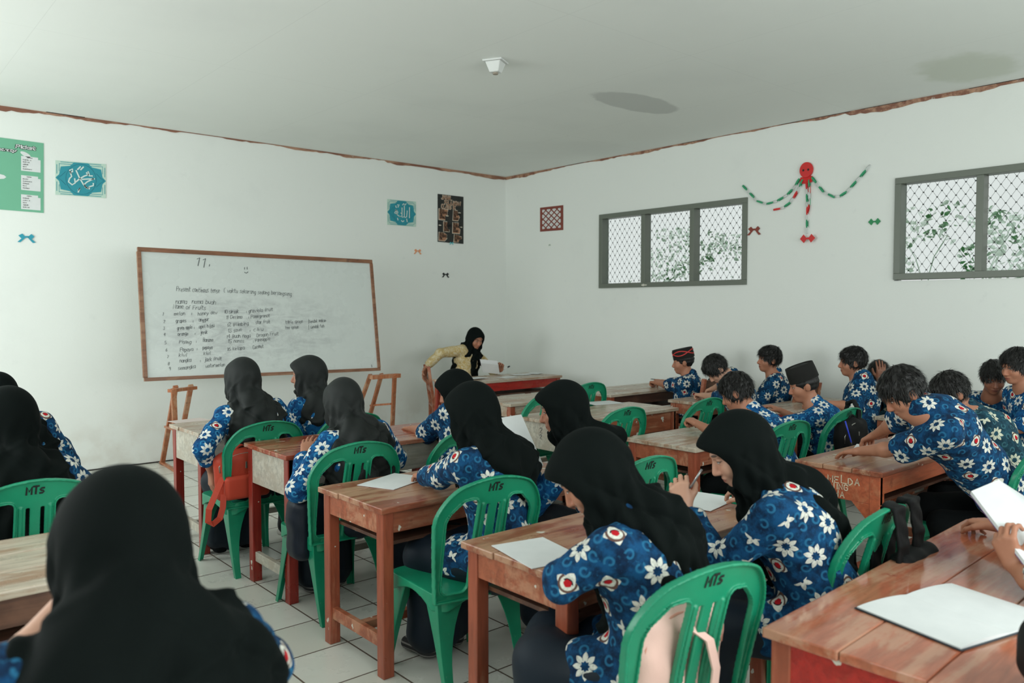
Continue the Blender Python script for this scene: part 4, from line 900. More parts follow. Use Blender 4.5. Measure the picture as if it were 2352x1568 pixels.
# ---------------------------------------------------------------- people
def nrm(v): v = np.asarray(v, float); return v/max(np.linalg.norm(v), 1e-9)
def ik(S, W, l1, l2, pole):
    d = W-S; L = np.linalg.norm(d); L2 = min(L, (l1+l2)*.995); u = nrm(d); W = S+u*L2; a = (l1*l1-l2*l2+L2*L2)/(2*L2); hgt = math.sqrt(max(l1*l1-a*a, 0)); p = nrm(pole-u*(pole@u)); return S+u*a+p*hgt, W
def rotv(v, ax, deg): a = math.radians(deg); ax = nrm(ax); return v*math.cos(a)+np.cross(ax, v)*math.sin(a)+ax*(ax@v)*(1-math.cos(a))
def hand(s, W, d, n, side, curl=30, s_=1.0, spread=4, thumb=35, grip=None, E=None):
    """W wrist, d pointing direction, n palm-facing normal, side +1 right / -1 left; five fingers of their own"""
    d = nrm(d); n = nrm(n-d*(n@d)); t = np.cross(d, n)*side      # t points to the thumb side
    k = .010*s_; kn = []
    for i, (off, ln) in enumerate(((.030, .082), (.010, .088), (-.010, .083), (-.028, .074))):
        K = W+d*ln*s_+t*off*s_; kn.append(K); s.cap(W+d*.012*s_+t*off*.55*s_, K, .0155*s_, .0115*s_, .014*s_)
    for i, (K, ls) in enumerate(zip(kn, ((.038, .024, .020), (.043, .027, .021), (.040, .025, .020), (.031, .019, .017)))):
        c = curl if not isinstance(curl, (list, tuple)) else curl[i]; dd = rotv(d, n, side*(-(i-1.4)*spread)*-1 if False else (1.5-i)*spread*(-side)); p = K; a = 0
        for j, (l, r) in enumerate(zip(ls, (.0092, .0082, .0072))):
            a += c*(1.0 if j == 0 else 1.1); q = p+(dd*math.cos(math.radians(a))+n*math.sin(math.radians(a)))*l*s_
            s.cap(p, q, r*s_, r*.9*s_, .0035*s_); p = q
    p = W+d*.022*s_+t*.024*s_; q = p+nrm(d*.75+t*.75+n*.35)*.040*s_; s.cap(W+d*.008*s_+t*.010*s_, q, .0155*s_, .0115*s_, .012*s_)
    q2 = q+nrm(d*math.cos(math.radians(thumb))+t*.25+n*math.sin(math.radians(thumb)))*.030*s_; s.cap(q, q2, .0105*s_, .0092*s_, .005); q3 = q2+nrm(d*math.cos(math.radians(thumb*1.5))+n*math.sin(math.radians(thumb*1.5)))*.024*s_; s.cap(q2, q3, .0092*s_, .0078*s_, .004)
    return kn[0], q3
def head_R(yaw, pitch, roll=0.0):
    y, p, r = map(math.radians, (yaw, pitch, roll)); f = A3(math.cos(y)*math.cos(p), math.sin(y)*math.cos(p), -math.sin(p)); r0 = A3(math.sin(y), -math.cos(y), 0); u0 = np.cross(r0, f)
    return np.stack([r0*math.cos(r)+u0*math.sin(r), f, -r0*math.sin(r)+u0*math.cos(r)], 1)
def person(label, hip, face, head, hyaw, hpitch, L, R, hroll=0, female=True, shirt='M_bat1', scarf='M_hij', skin='m', sc=1.0, h=.0065, sleeve=(1.9, 1.9), hl=.5, seed=0, neck=None,
           bottoms=None, kn=(.40, .40), hair='full', cap=None, lh=None, rh=None, medal=.13, fd=0.0, sock=False, group='students in blue flowered batik', brim=1.0, width=1.0, shin=(0.0, 0.0), opening=True, cw=.178, cs=0.0, hs=1.0, feet=True, poleL=None, poleR=None, eL=None, eR=None, tunic=True):
    hip = A3(hip[0], hip[1], .515 if len(hip) < 3 else hip[2]); fy = math.radians(face); f = A3(math.cos(fy), math.sin(fy), 0); r = A3(math.sin(fy), -math.cos(fy), 0); up = A3(0, 0, 1)
    H = A3(*head); RH = head_R(hyaw, hpitch, hroll); hb = H+RH@A3(0, -.035, -.085)*hs          # skull base
    if neck is None:
        tg = hb+A3(0, 0, -.062)-f*.045; ex = np.linalg.norm(tg-hip)-.55*sc
        if ex > 0:
            hz = (tg-hip)*A3(1, 1, 0); lh_ = np.linalg.norm(hz); vz = tg[2]-hip[2]; want = math.sqrt(max((.55*sc)**2-vz*vz, .02)); hip = hip+hz/max(lh_, 1e-6)*max(0, lh_-want)
        C7 = hip+nrm(tg-hip)*min(.56*sc, np.linalg.norm(tg-hip)); None
        
    else: C7 = A3(*neck)
    sp = nrm(C7-hip); TR = np.stack([r, nrm(np.cross(sp, r)), sp], 1); tf = TR[:, 1]
    if tf@f < 0: tf = -tf; TR[:, 1] = tf
    r = nrm(r-sp*(r@sp)); TR[:, 0] = r
    sw = .165*sc*width; S = [C7-sp*.055-r*sw+tf*.01, C7-sp*.055+r*sw+tf*.01]; arms = []
    for i, (tgt, pl) in enumerate(((L, poleL), (R, poleR))):
        sg = -1 if i == 0 else 1
        if tgt is None: tgt = S[i]-up*.35+f*.25+r*sg*.02
        W = A3(*tgt); pole = A3(*pl) if pl is not None else -up*.8+r*sg*.7-f*.3; E, W = ik(S[i], W, .275*sc, .245*sc, pole); ee = (eL, eR)[i]
        if ee is not None: E = A3(*ee); W = E+nrm(A3(*tgt)-E)*min(.25*sc, np.linalg.norm(A3(*tgt)-E))
        arms.append((S[i], E, W))
    base = A3(hip[0], hip[1], 0)
    # --- body: one continuous surface
    b = SDF(); q = lambda *p: H+RH@(A3(*p)*hs)
    b.ell(q(0, -.012, .028), A3(.073, .092, .086)*hs, RH, .02); b.ell(q(0, .020, -.035), A3(.058, .066, .070)*hs, RH, .03); b.ell(q(0, .054, -.088), A3(.026, .026, .020)*hs, RH, .035)
    for sx in (-1, 1):
        b.ell(q(sx*.036, .052, -.030), A3(.024, .024, .024)*hs, RH, .03); b.cap(q(sx*.012, .083, .026), q(sx*.045, .070, .028), .0085*hs, .0075*hs, .014)
        b.ell(q(sx*.032, .096, .004), A3(.017, .014, .010)*hs, RH, .012, 's'); b.ell(q(sx*.031, .069, .005), A3(.0150, .0145, .0135)*hs, RH, .004)
        b.ell(q(sx*.076, -.012, -.008), A3(.009, .020, .031)*hs, RH@np.array([[1, 0, sx*.2], [0, 1, 0], [-sx*.2, 0, 1]]), .005)
    b.cap(q(0, .078, .020), q(0, .103, -.030), .008*hs, .0115*hs, .010); b.ell(q(0, .092, -.036), A3(.0175, .012, .009)*hs, RH, .008)
    b.ell(q(0, .076, -.058), A3(.025, .018, .009)*hs, RH, .010); b.ell(q(0, .075, -.070), A3(.020, .017, .008)*hs, RH, .008); b.box(q(0, .100, -.0635), (.024*hs, .006*hs, .0008*hs), RH, .0005, .005, 's')
    b.cap(hb+RH@A3(0, .012, 0), C7-sp*.01+tf*.02, .050*sc, .056*sc, .025)
    b.cap(C7-sp*.02+tf*.02, hip, .075, .085, .05); b.cap(S[0], S[1], .042, .042, .05)
    for i, (S_, E, W) in enumerate(arms):
        b.cap(S_, E, .040*sc, .033*sc, .03); b.cap(E, E+(W-E)*.35, .035*sc, .037*sc, .02); b.cap(E+(W-E)*.35, W, .037*sc, .0235*sc, .02)
        hh = (lh, rh)[i]; sg = -1 if i == 0 else 1; hh = dict(hh or {}); d = A3(*hh.pop('d', W-E)); n = A3(*hh.pop('n', -up)); hand(b, W, d, n, sg, s_=sc*.97, **hh)
    HP = [hip-r*.085-up*.02, hip+r*.085-up*.02]; KN = [HP[0]+f*kn[0]-up*.02, HP[1]+f*kn[1]-up*.02]; AN = [KN[i]+f*shin[i]-up*(KN[i][2]-.10) for i in (0, 1)]
    for i in (0, 1): b.cap(HP[i], KN[i], .060, .045, .05); b.cap(KN[i], AN[i], .042, .030, .03); b.cap(AN[i], AN[i]+f*.09-up*.055, .028, .026, .02)
    V, F = b.mesh(h); body = newmesh('person', V-base, F, SK[skin], None, True, loc=tuple(base)); tag(body, label, 'person', group)
    hlv = ((V-H)@RH)/hs; far = np.linalg.norm(hlv, axis=1) > .22; hlv[far] = 9; a = body.data.attributes.new('hl', 'FLOAT_VECTOR', 'POINT'); a.data.foreach_set('vector', hlv.astype(np.float32).ravel())
    def part(s, name, m, hh=None):
        V, F = s.mesh(hh or h); return newmesh(name, V-base, F, m, body, True)
    rg = np.random.default_rng(seed+11); ph = rg.uniform(0, 6.28, 8)
    # --- shirt
    s = SDF(); top = C7-sp*.03
    s.ell(hip+sp*.02, (.172*width, .145, .13), TR, .05); s.cap(hip+sp*.08-r*.03, C7-sp*.16-r*.03, .122, .125, .06); s.cap(hip+sp*.08+r*.03, C7-sp*.16+r*.03, .122, .125, .06)
    s.ell(C7-sp*.15-tf*.012, (.182*width, .132, .165), TR, .05); s.cap(S[0]+r*.02, S[1]-r*.02, .062*sc, .062*sc, .05)
    s.cap(top, C7+sp*.022+tf*.012, .078, .064, .03)
    for i, (S_, E, W) in enumerate(arms):
        sl = sleeve[i]; s.cap(S_, E, .064*sc, .057*sc, .035)
        if sl > 1: s.cap(E, E+(W-E)*min(sl-1, 1), .056*sc, .050*sc, .02)
        elif sl < 1: pass
        e0, e1 = (S_, E) if sl <= 1 else (E, W); t_ = sl if sl <= 1 else sl-1; p1 = e0+(e1-e0)*t_; dd = nrm(e1-e0)
        if sl <= 1: s.P[-1] = ('c', (S_, e0+(e1-e0)*t_, .068*sc, .072*sc), .035, 'u')
        if sl <= 1.3: s.cap(p1-dd*.010, p1+dd*.045, .047*sc, .053*sc, .005, 's')
    if female and tunic:
        for i in (0, 1): s.cap(HP[i], HP[i]+f*.20, .095, .10, .06)
    def fold(p, ph=ph, f1=f, r1=r):
        l = (p-C7)@TR; x, y, z = l[..., 0], l[..., 1], l[..., 2]
        return .0032*np.sin(z*42+x*18+ph[0])*np.sin(x*23-y*14+ph[1])+.0026*np.sin(z*70-y*30+ph[2])*np.sin(x*31+ph[3])+.0035*np.sin((x+z)*26+ph[4])
    s.disp = fold; shirt_s = s; so = part(s, 'batik_shirt' if shirt != 'M_yel' else 'blouse', globals()[shirt], max(h, .0065))
    if shirt != 'M_yel': motifs(so, .088, seed, medal)
    # --- lower clothes
    s = SDF(); s.ell(hip-up*.02, (.152, .135, .10), TR*0+np.stack([r, f, up], 1), .05)
    for i in (0, 1):
        if female: s.cap(HP[i], KN[i], .098, .090, .07); s.cap(KN[i], AN[i]+up*.02, .080, .092, .08)
        else: s.cap(HP[i], KN[i], .088, .070, .04); s.cap(KN[i], AN[i]-up*.02, .064, .056, .03)
    if female: s.cap((KN[0]+KN[1])/2, (AN[0]+AN[1])/2+up*.02, .07, .085, .08)
    s.disp = lambda p: .005*np.sin(((p-hip)@r)*48+ph[5])*np.clip((.5-p[..., 2])*3, 0, 1)+.003*np.sin(p[..., 2]*34+((p-hip)@f)*20+ph[6]); part(s, 'skirt' if female else 'trousers', globals()[bottoms or ('M_navy' if female else 'M_blk')], .010)
    if feet:
        for i in (0, 1):
            a0 = AN[i]-up*.02; s = SDF(); s.cap(a0-up*.04-f*.02, a0-up*.045+f*.13, .036, .030, .02); s.cap(a0+up*.03, a0-up*.04, .036, .036, .03); s.box(a0-up*.40, (.2, .3, .330), np.stack([r, f, up], 1), .001, .006, 's'); part(s, 'sock' if sock else 'shoe', M_sock if sock else M_sole if seed % 2 else M_blk, .007)
    # --- head covering
    if female:
        s = SDF(); s.ell(q(0, -.016, .022), A3(.096, .120, .116)*hs, RH, .03); s.ell(q(0, .050*brim, .058), A3(.070, .056, .044)*hs, RH, .035)
        s.cap(q(0, -.02, -.04), q(0, -.01, -.08), .086*hs, .080*hs, .05); s.cap(q(0, .0, -.07), C7-sp*.01+tf*.005, .078, .090, .06)
        for sx in (-1, 1): s.cap(q(sx*.058, .03, .02), q(sx*.045, .045, -.09), .034*hs, .034*hs, .03)
        s.ell(C7-sp*(.055+.04*hl)+r*cs, (cw*width, .148, .10+.02*hl), TR, .06); s.ell(C7-sp*(.07+.13*hl)-tf*.060+r*cs, (cw*.90*width, .110, .09+.17*hl), TR, .05); s.ell(C7-sp*(.09+.05*hl)+tf*.055, (.135-fd*.3, .075, .10+.06*hl), TR, .05)
        if fd: s.box(C7-sp*(.16+fd*.6)+tf*.135, (.070, .016, .10+fd*.6), TR, .012, .04)
        RC = C7-sp*(.06+.13*hl)-tf*.02+r*cs; RR = A3(cw*1.02*width+.015, .24, .10+.175*hl)
        def hug(p): return np.maximum(SDF.dist('e', (RC, RR, TR), p), shirt_s._raw(p)-.009)
        if not fd: s.fn(hug, RC-RR.max(), RC+RR.max(), .012)
        if opening: s.ell(q(0, .132, -.016), A3(.115, .098, .094)*hs, RH, .010, 's')
        def fold2(p, ph=ph):
            l = (p-H)@RH; phi = np.arctan2(l[..., 0], -l[..., 1]); z = l[..., 2]; dn = np.clip((.05-z)/.22, 0, 1); m = (C7-p)@sp; lo = np.clip(m*5+.3, 0, 1)
            return dn*(.0085*np.sin(phi*7+z*26+ph[0])+.0060*np.sin(phi*13-z*40+ph[1])+.010*np.exp(-((np.sin(phi*2.5+z*12+ph[4])/.22)**2))-.008*np.exp(-((np.sin(phi*1.5-z*17+ph[5])/.18)**2)))+.0022*np.sin(phi*3+z*55+ph[2])*dn+lo*(.006*np.sin(((p-H)@r)*48+z*20+ph[3])+.004*np.sin(((p-H)@r)*95-z*30+ph[6]))
        s.disp = fold2; part(s, 'hijab', globals()[scarf], max(h, .0055))
    elif hair:
        s = SDF(); th = .016 if hair == 'full' else .006
        s.ell(q(0, -.014, .032), A3(.073+th, .093+th, .087+th*1.3)*hs, RH, .02)
        if hair == 'full': s.ell(q(0, .045, .068), A3(.062, .045, .036)*hs, RH, .03)
        s.ell(q(0, .105, -.045), A3(.090, .080, .092)*hs, RH, .006, 's'); s.box(q(0, .02, -.115), A3(.12, .15, .068)*hs, RH, .02, .012, 's')
        for sx in (-1, 1): s.ell(q(sx*.085, -.008, -.022), A3(.022, .026, .036)*hs, RH, .006, 's')
        s.disp = lambda p: .0030*np.sin(((p-H)@RH[:, 0])*150+ph[0]+2*np.sin(((p-H)@RH[:, 1])*40))*np.sin(((p-H)@RH[:, 1])*60+ph[1])+.0016*np.sin(((p-H)@RH[:, 2])*170+ph[2])
        V, F = s.mesh(.0055)
        if hair == 'full' and len(V) > 100:      # tapered locks lying along the scalp
            cen = q(0, -.03, .07); out = V-H; m = 1500; ids = rg.integers(0, len(V), m); Vs, Fs = [], []; n0 = len(V)
            P0 = V[ids]; N0 = (P0-H); N0 /= np.linalg.norm(N0, axis=1, keepdims=True); crown = H+RH@A3(.01, -.045, .12); dr = P0-crown; dr -= N0*(dr*N0).sum(1, keepdims=True); dr /= np.maximum(np.linalg.norm(dr, axis=1, keepdims=True), 1e-6); dr += rg.normal(0, .16, dr.shape); dr /= np.linalg.norm(dr, axis=1, keepdims=True)
            sd = np.cross(dr, N0); ln = rg.uniform(.020, .045, (m, 1)); wd = .0024; a0 = P0-N0*.002; a1 = P0+dr*ln*.5+N0*.0015; a2 = P0+dr*ln+N0*rg.uniform(-.004, .003, (m, 1)); keep = np.ones(m, bool)
            Vx = np.concatenate([a0-sd*wd, a0+sd*wd, a1+sd*wd*.8, a1-sd*wd*.8, a2+sd*wd*.15, a2-sd*wd*.15]); i = np.arange(m)+n0
            Fx = np.concatenate([np.stack([i, i+m, i+2*m, i+3*m], 1), np.stack([i+3*m, i+2*m, i+4*m, i+5*m], 1)]); V = np.concatenate([V, Vx]); F = np.concatenate([F, Fx])
        newmesh('hair', V-base, F, M_hair, body, True)
    if cap:
        s = SDF(); M_ = RH@np.array([[1, 0, 0], [0, math.cos(-.12), -math.sin(-.12)], [0, math.sin(-.12), math.cos(-.12)]])
        c0 = q(0, -.012, .055); ax, ay, hh_ = .088*hs, .106*hs, cap
        mb = MB(); n = 36; rings = [(1.0, -.012, 1), (1.0, 0.0, 1), (.985, hh_*.5, 1), (.94, hh_, 1), (.90, hh_+.001, 1), (.86, hh_-.012, 1), (.45, hh_-.002, 1), (.02, hh_+.004, 1)]
        fnc = lambda t, z, k=1.0: c0-base+M_@A3(math.sin(t)*ax*k, math.cos(t)*ay*k, z)
        for k, z, _ in rings: mb.V += [tuple(fnc(2*math.pi*i/n, z, k)) for i in range(n)]
        for j in range(len(rings)-1):
            for i in range(n): mb.F.append((j*n+i, (j+1)*n+i, (j+1)*n+(i+1) % n, j*n+(i+1) % n))
        co = mb.build('cap', M_velvet, body, True)
        if cap < .095:
            mt = MB(); hgt = hh_
            for sg in (1, -1):
                pl = [(t, hgt*.50+sg*hgt*.26*math.sin(t*2+.9)) for t in [2*math.pi*i/72 for i in range(73)]]
                strokes(mt, [[(t*.1, z) for t, z in pl]], .009, lambda x, y, off=0.0: Vector(fnc(x/.1, y, 1.012)))
            mt.build('cap_trim', M_capr, co)
    return body, arms, C7
# ---------------------------------------------------------------- the class
def PH(u, v, y): return tuple(py(u, v, y))
def PZ(u, v, z): return tuple(pz(u, v, z))
flat = dict(n=(0, 0, -1), curl=12, thumb=10); fist = dict(curl=(65, 68, 68, 65), thumb=50); write = dict(curl=(48, 52, 58, 60), thumb=45)
# left column
person('girl in long black scarf at the left edge, seen from behind, elbow out', (-6.60, -4.72), 88, PH(18, 972, -4.52), 95, 12, PZ(-20, 1120, .80), (-6.35, -4.30, .80), hl=1.25, cw=.205, seed=1, h=.007, brim=1.0, hs=1.15, sleeve=(1.9, 1.9), poleR=(.9, -.5, -1))
person('girl mostly hidden beyond the left-edge girl, blue sleeve showing', (-6.40, -3.72), 88, (-6.52, -3.48, 1.10), 95, 20, (-6.5, -3.35, .80), (-6.2, -3.32, .80), hl=.8, seed=2, h=.009, poleR=(.5, -.3, -1))
person('nearest girl in black scarf at lower left, seen from behind, forearms raised to her face', (-6.86, -7.30), 92, PH(278, 1262, -6.98), 92, 8, PH(168, 1365, -6.72), PH(425, 1395, -6.80), skin='l', hl=1.3, seed=3, h=.006, hs=1.06, sleeve=(.78, 1.4), width=1.0, cw=.235, neck=tuple(py(290, 1440, -7.08)), eL=PH(-12, 1590, -6.74), eR=PH(600, 1530, -6.95), lh=dict(d=(.2, .1, 1), n=(1, 0, 0), curl=20), rh=dict(d=(-.1, .1, 1), n=(-1, 0, 0), curl=20), feet=False)
# second column, front to back
person('girl in long grey-black scarf sitting above the red backpack', (-5.20, -3.78), 95, PH(556, 870, -3.62), 100, 6, PH(486, 1082, -3.72), (-4.95, -3.42, .80), hl=1.2, scarf='M_hijg', seed=4, sleeve=(1.45, 1.9), h=.006, shirt='M_bat2', poleL=(-.6, -.6, 0), lh=dict(d=(0, 0, -1), n=(1, 0, 0), curl=20), kn=(.40, .38))
person('girl in black scarf with faint grey flower turned to the left before the board', (-4.68, -3.80), 100, PH(706, 862, -3.52), 142, 4, (-4.86, -3.40, .80), (-4.45, -3.40, .80), hl=.35, scarf='M_hijg', seed=5, h=.006, shirt='M_bat2', brim=1.15)
person('small girl in brown-black scarf at the whitewashed desk, hand on its edge', (-5.08, -4.82), 95, PH(787, 922, -4.66), 96, 14, PZ(702, 1045, .81), (-4.86, -4.42, .82), hl=.9, scarf='M_hijg', seed=6, h=.006, hs=.94, shirt='M_bat2', sleeve=(1.85, 1.85), lh=flat, sock=True)
person('girl stretching her bare forearm along the desk, half hidden by the girl behind', (-4.50, -4.84), 105, PH(1044, 898, -4.62), 128, 22, PZ(948, 985, .815), (-4.22, -4.5, .83), hl=.35, cw=.14, cs=.03, seed=7, h=.0055, hs=.96, sleeve=(1.0, 1.5), lh=dict(n=(0, 0, -1), curl=(40, 30, 20, 15), thumb=20), poleL=(-.3, -1, -.2))
bG = person('girl in black scarf and navy skirt writing at the worn brown desk', (-5.03, -5.90), 100, PH(1082, 948, -5.72), 112, 16, PZ(972, 1092, .785), (-4.78, -5.5, .79), hl=.3, cw=.165, cs=.03, seed=8, h=.0055, sleeve=(1.8, 1.8), brim=1.0, poleL=(-.7, -.5, -1), sock=True, medal=.18)
person('girl with upright black scarf in the centre, paisley-bright shoulder showing', (-4.44, -6.02), 105, PH(1290, 940, -5.80), 132, 14, (-4.72, -5.58, .80), (-4.25, -5.55, .80), hl=.3, cw=.13, cs=.05, seed=9, h=.006, hs=1.0, brim=1.25, shirt='M_bat2', poleL=(-.4, -.4, -1))
person('girl bent low over her desk in big black scarf, red-flowered sleeve at elbow', (-5.34, -6.98), 108, PH(1358, 1092, -6.80), 128, 38, (-5.02, -6.50, .79), (-4.95, -6.62, .79), hl=1.0, cw=.165, cs=.045, seed=10, h=.0055, hs=1.02, brim=1.3, sleeve=(1.55, 1.9), eL=PZ(1290, 1335, .80), medal=.2, kn=(.36, .40))
pen_girl = person('girl in black scarf seen in profile touching a pen to her lips', (-4.63, -7.14), 118, PH(1695, 1035, -6.88), 134, 30, PH(1572, 1165, -6.70), (-4.35, -6.66, .79), hl=.8, cw=.125, cs=.055, skin='l', seed=12, h=.0045, hs=1.02, brim=1.35, sleeve=(1.75, 1.9), poleL=(-.2, -.5, -1), medal=.2, lh=dict(d=(-.10, .25, 1), n=(.7, .5, 0), curl=(55, 58, 62, 64), thumb=50))
# teacher
person('teacher in black scarf and cream batik blouse at the front desk, arm over chair back', (-1.44, -.86), -70, PH(1092, 778, -.93), -92, 26, PH(1150, 850, -1.22), PH(977, 846, -.80), hl=.9, skin='m', scarf='M_hij', fd=.16, seed=20, h=.0055, shirt='M_yel', bottoms='M_blk', sleeve=(1.35, 1.72), group='teacher', poleL=(.6, -.2, -.7), poleR=(-1, .1, .5), lh=dict(d=(-.2, -.3, .8), n=(-.6, -.5, .1), curl=(50, 52, 55, 55), thumb=40), rh=dict(d=(-.25, -.1, -1), n=(.2, -.8, 0), curl=18), width=1.0, sc=1.04, hs=1.0, tunic=False)
# boys
boy = dict(female=False, sleeve=(.95, .95))
person('boy in red-patterned round cap, bare forearms on the far desk', (-.74, -3.62), 112, PH(1569, 832, -3.60), 128, 6, PZ(1482, 878, .785), PZ(1522, 876, .79), hair='short', cap=.085, seed=31, h=.006, lh=fist, rh=write, poleL=(-.3, -1, -.5), poleR=(.7, -.2, -.6), female=False, sleeve=(.98, 1.3))
person('boy with bowl haircut bent forward over his clenched hand', (-1.12, -4.60), 118, PH(1646, 848, -4.50), 140, 52, PZ(1600, 907, .785), PZ(1630, 898, .79), hair='full', skin='l', seed=32, h=.006, lh=fist, rh=fist, poleL=(-.4, -1, 0), hs=.98, **boy)
person('boy with tousled hair looking left, wall behind him', (-.60, -4.50), 120, PH(1766, 826, -4.45), 146, -2, (-.90, -4.28, .78), (-.5, -4.2, .78), hair='full', skin='m', seed=33, h=.005, **boy)
person('bare-headed boy seen from behind above the pen girl, hand by his cheek', (-2.80, -5.88), 112, PH(1692, 902, -5.62), 108, 26, PZ(1600, 972, .82), (-2.45, -5.4, .79), hair='full', skin='m', seed=34, h=.006, lh=fist, poleL=(-.3, -1, -.3), shirt='M_bat2', hs=.98, female=False, sleeve=(.85, .85))
person('boy in plain tall black cap, looking down to the left', (-1.80, -5.68), 112, PH(1846, 886, -5.52), 130, 14, (-2.1, -5.2, .78), (-1.62, -5.18, .78), hair='short', cap=.100, seed=35, h=.006, shirt='M_bat2', **boy)
person('tall-backed boy with short hair stretching his arm onto his neighbour', (-1.02, -5.50), 118, PH(1958, 832, -5.34), 126, 2, PH(1886, 925, -5.28), (-.9, -5.1, .78), hair='full', skin='m', seed=36, h=.0055, shirt='M_bat1', poleL=(-.2, -.6, -.9), female=False, sleeve=(1.0, .95), hl=0)
person('laughing boy hiding his face behind his hand near the right wall', (-.48, -5.42), 150, PH(2018, 862, -5.38), 205, 28, PH(2004, 900, -5.50), PH(2022, 872, -5.46), hair='full', skin='d', seed=37, h=.0055, lh=fist, rh=dict(d=(-.1, -.1, 1), n=(.6, .5, 0), curl=15), shirt='M_bat3', hs=.96, **boy)
person('boy writing with a blue pen at the orange desk', (-2.56, -7.10), 118, PH(2076, 902, -6.76), 132, 36, PZ(1922, 1046, .775), PZ(2004, 1004, .84), hair='full', skin='m', seed=38, h=.005, lh=flat, rh=write, poleL=(-.3, -1, -.05), poleR=(.4, -1, 0), medal=.18, neck=PH(2126, 938, -6.85), female=False, sleeve=(.92, .92))
person('boy with thick hair bent beside the one writing with a blue pen', (-2.06, -6.95), 118, PH(2184, 905, -6.62), 136, 34, PZ(1992, 990, .80), (-1.85, -6.5, .79), hair='full', skin='m', seed=39, h=.006, shirt='M_bat3', lh=fist, neck=PH(2236, 946, -6.72), female=False, sleeve=(.92, .92))
person('dark-skinned boy facing the camera-left in front of the right wall', (-.38, -6.36), 178, PH(2282, 868, -6.36), 208, 20, (-.75, -6.1, .80), (-.8, -6.2, .82), hair='full', skin='d', seed=40, h=.0045, shirt='M_bat1', hs=.98, **boy)
person('smiling boy in profile cut off by the right edge', (-.86, -6.72), 140, PH(2334, 842, -6.58), 152, 12, (-1.15, -6.42, .79), (-.8, -6.35, .79), hair='full', skin='m', seed=41, h=.005, shirt='M_bat2', **boy)
person('person out of frame at the nearest desk, hands holding an open book', (-4.02, -8.16), 96, (-4.05, -7.74, 1.18), 100, 25, PZ(2330, 1300, .82), PZ(2262, 1200, .80), skin='m', seed=42, h=.0045, sleeve=(1.2, 1.5), neck=(-4.05, -7.88, 1.02), eL=PZ(2395, 1345, .80), eR=PZ(2440, 1240, .82), lh=dict(d=(-.1, .3, .8), n=(.8, -.1, .2), curl=(45, 50, 52, 55), thumb=40), rh=dict(n=(0, 0, -1), curl=(38, 40, 45, 50), thumb=25))
# ---------------------------------------------------------------- papers, books, pens, bags
def page(name, label, cat, pts, z, t=.002, m=None, group=None, thick_m=None):
    P = [Vector((p[0], p[1], z)) for p in pts]; c = sum(P, Vector())/len(P); mb = MB(); mb.ngon_prism([p-c for p in P], (0, 0, t)); return tag(mb.build(name, m or M_paper, loc=c), label, cat, group)
def ppx(pts, z): return [tuple(pz(u, v, z)[:2]) for u, v in pts]
def rect(cx, cy, w_, h_, a):
    a = math.radians(a); return [(cx+x*math.cos(a)-y*math.sin(a), cy+x*math.sin(a)+y*math.cos(a)) for x, y in ((-w_/2, -h_/2), (w_/2, -h_/2), (w_/2, h_/2), (-w_/2, h_/2))]
c_ = pz(905, 1105, .742); page('paper_sheet', 'white sheet on the worn brown desk under the navy-skirted girl', 'paper', rect(c_[0], c_[1], .30, .21, 22), .742)
c_ = pz(1235, 1268, .747); page('paper_sheet', 'white sheet on the chipped desk beside the red-flowered elbow', 'paper', rect(c_[0], c_[1], .21, .28, -12), .747)
c_ = pz(1612, 1150, .747); page('paper_sheet', 'white sheet in front of the pen girl, right of her hand', 'paper', rect(c_[0], c_[1], .28, .21, 10), .747)
page('paper_sheet', 'crumpled pale sheet on the farthest white-sided desk', 'paper', rect(*pz(445, 968, .767)[:2], .24, .3, 8), .767, m=plain('newsprint', (204, 190, 184), .8))
page('paper_sheet', 'white sheet beneath the outstretched bare forearm', 'paper', rect(*pz(930, 995, .787)[:2], .34, .22, 5), .787)
page('paper_sheet', 'small white sheet under the hand with the blue pen', 'paper', rect(*pz(1995, 1028, .747)[:2], .2, .15, 20), .747)
page('paper_sheet', 'thin pale sheet on the long red-brown desk top', 'paper', rect(*pz(1385, 925, .747)[:2], .30, .22, -12), .747)
# open notebook on the nearest desk
c_ = Vector((-4.90, -7.62, .747)); nb = empty('open_notebook', c_, math.radians(-14), 'open white notebook lying on the nearest desk at the lower right', 'notebook')
mb = MB(); mb.box((-.21, -.155, 0), (.21, .155, .003)); mb.build('cover', plain('navy_cover', (44, 52, 60), .6), nb, bevel=.001)
for s in (-1, 1):
    mb = MB(); n = 8
    for i in range(n):
        a, b = i/n*.205, (i+1)/n*.205; za = .004+.010*math.sin(min(a/.205, 1)*math.pi)**.7*.6+.002; zb_ = .004+.010*math.sin(min(b/.205, 1)*math.pi)**.7*.6+.002
        mb.hexa([(min(s*a, s*b), -.15, .003), (max(s*a, s*b), -.15, .003), (max(s*a, s*b), .15, .003), (min(s*a, s*b), .15, .003), (min(s*a, s*b), -.15, za if s > 0 else zb_), (max(s*a, s*b), -.15, zb_ if s > 0 else za), (max(s*a, s*b), .15, zb_ if s > 0 else za), (min(s*a, s*b), .15, za if s > 0 else zb_)])
    mb.build('pages', M_paper, nb)
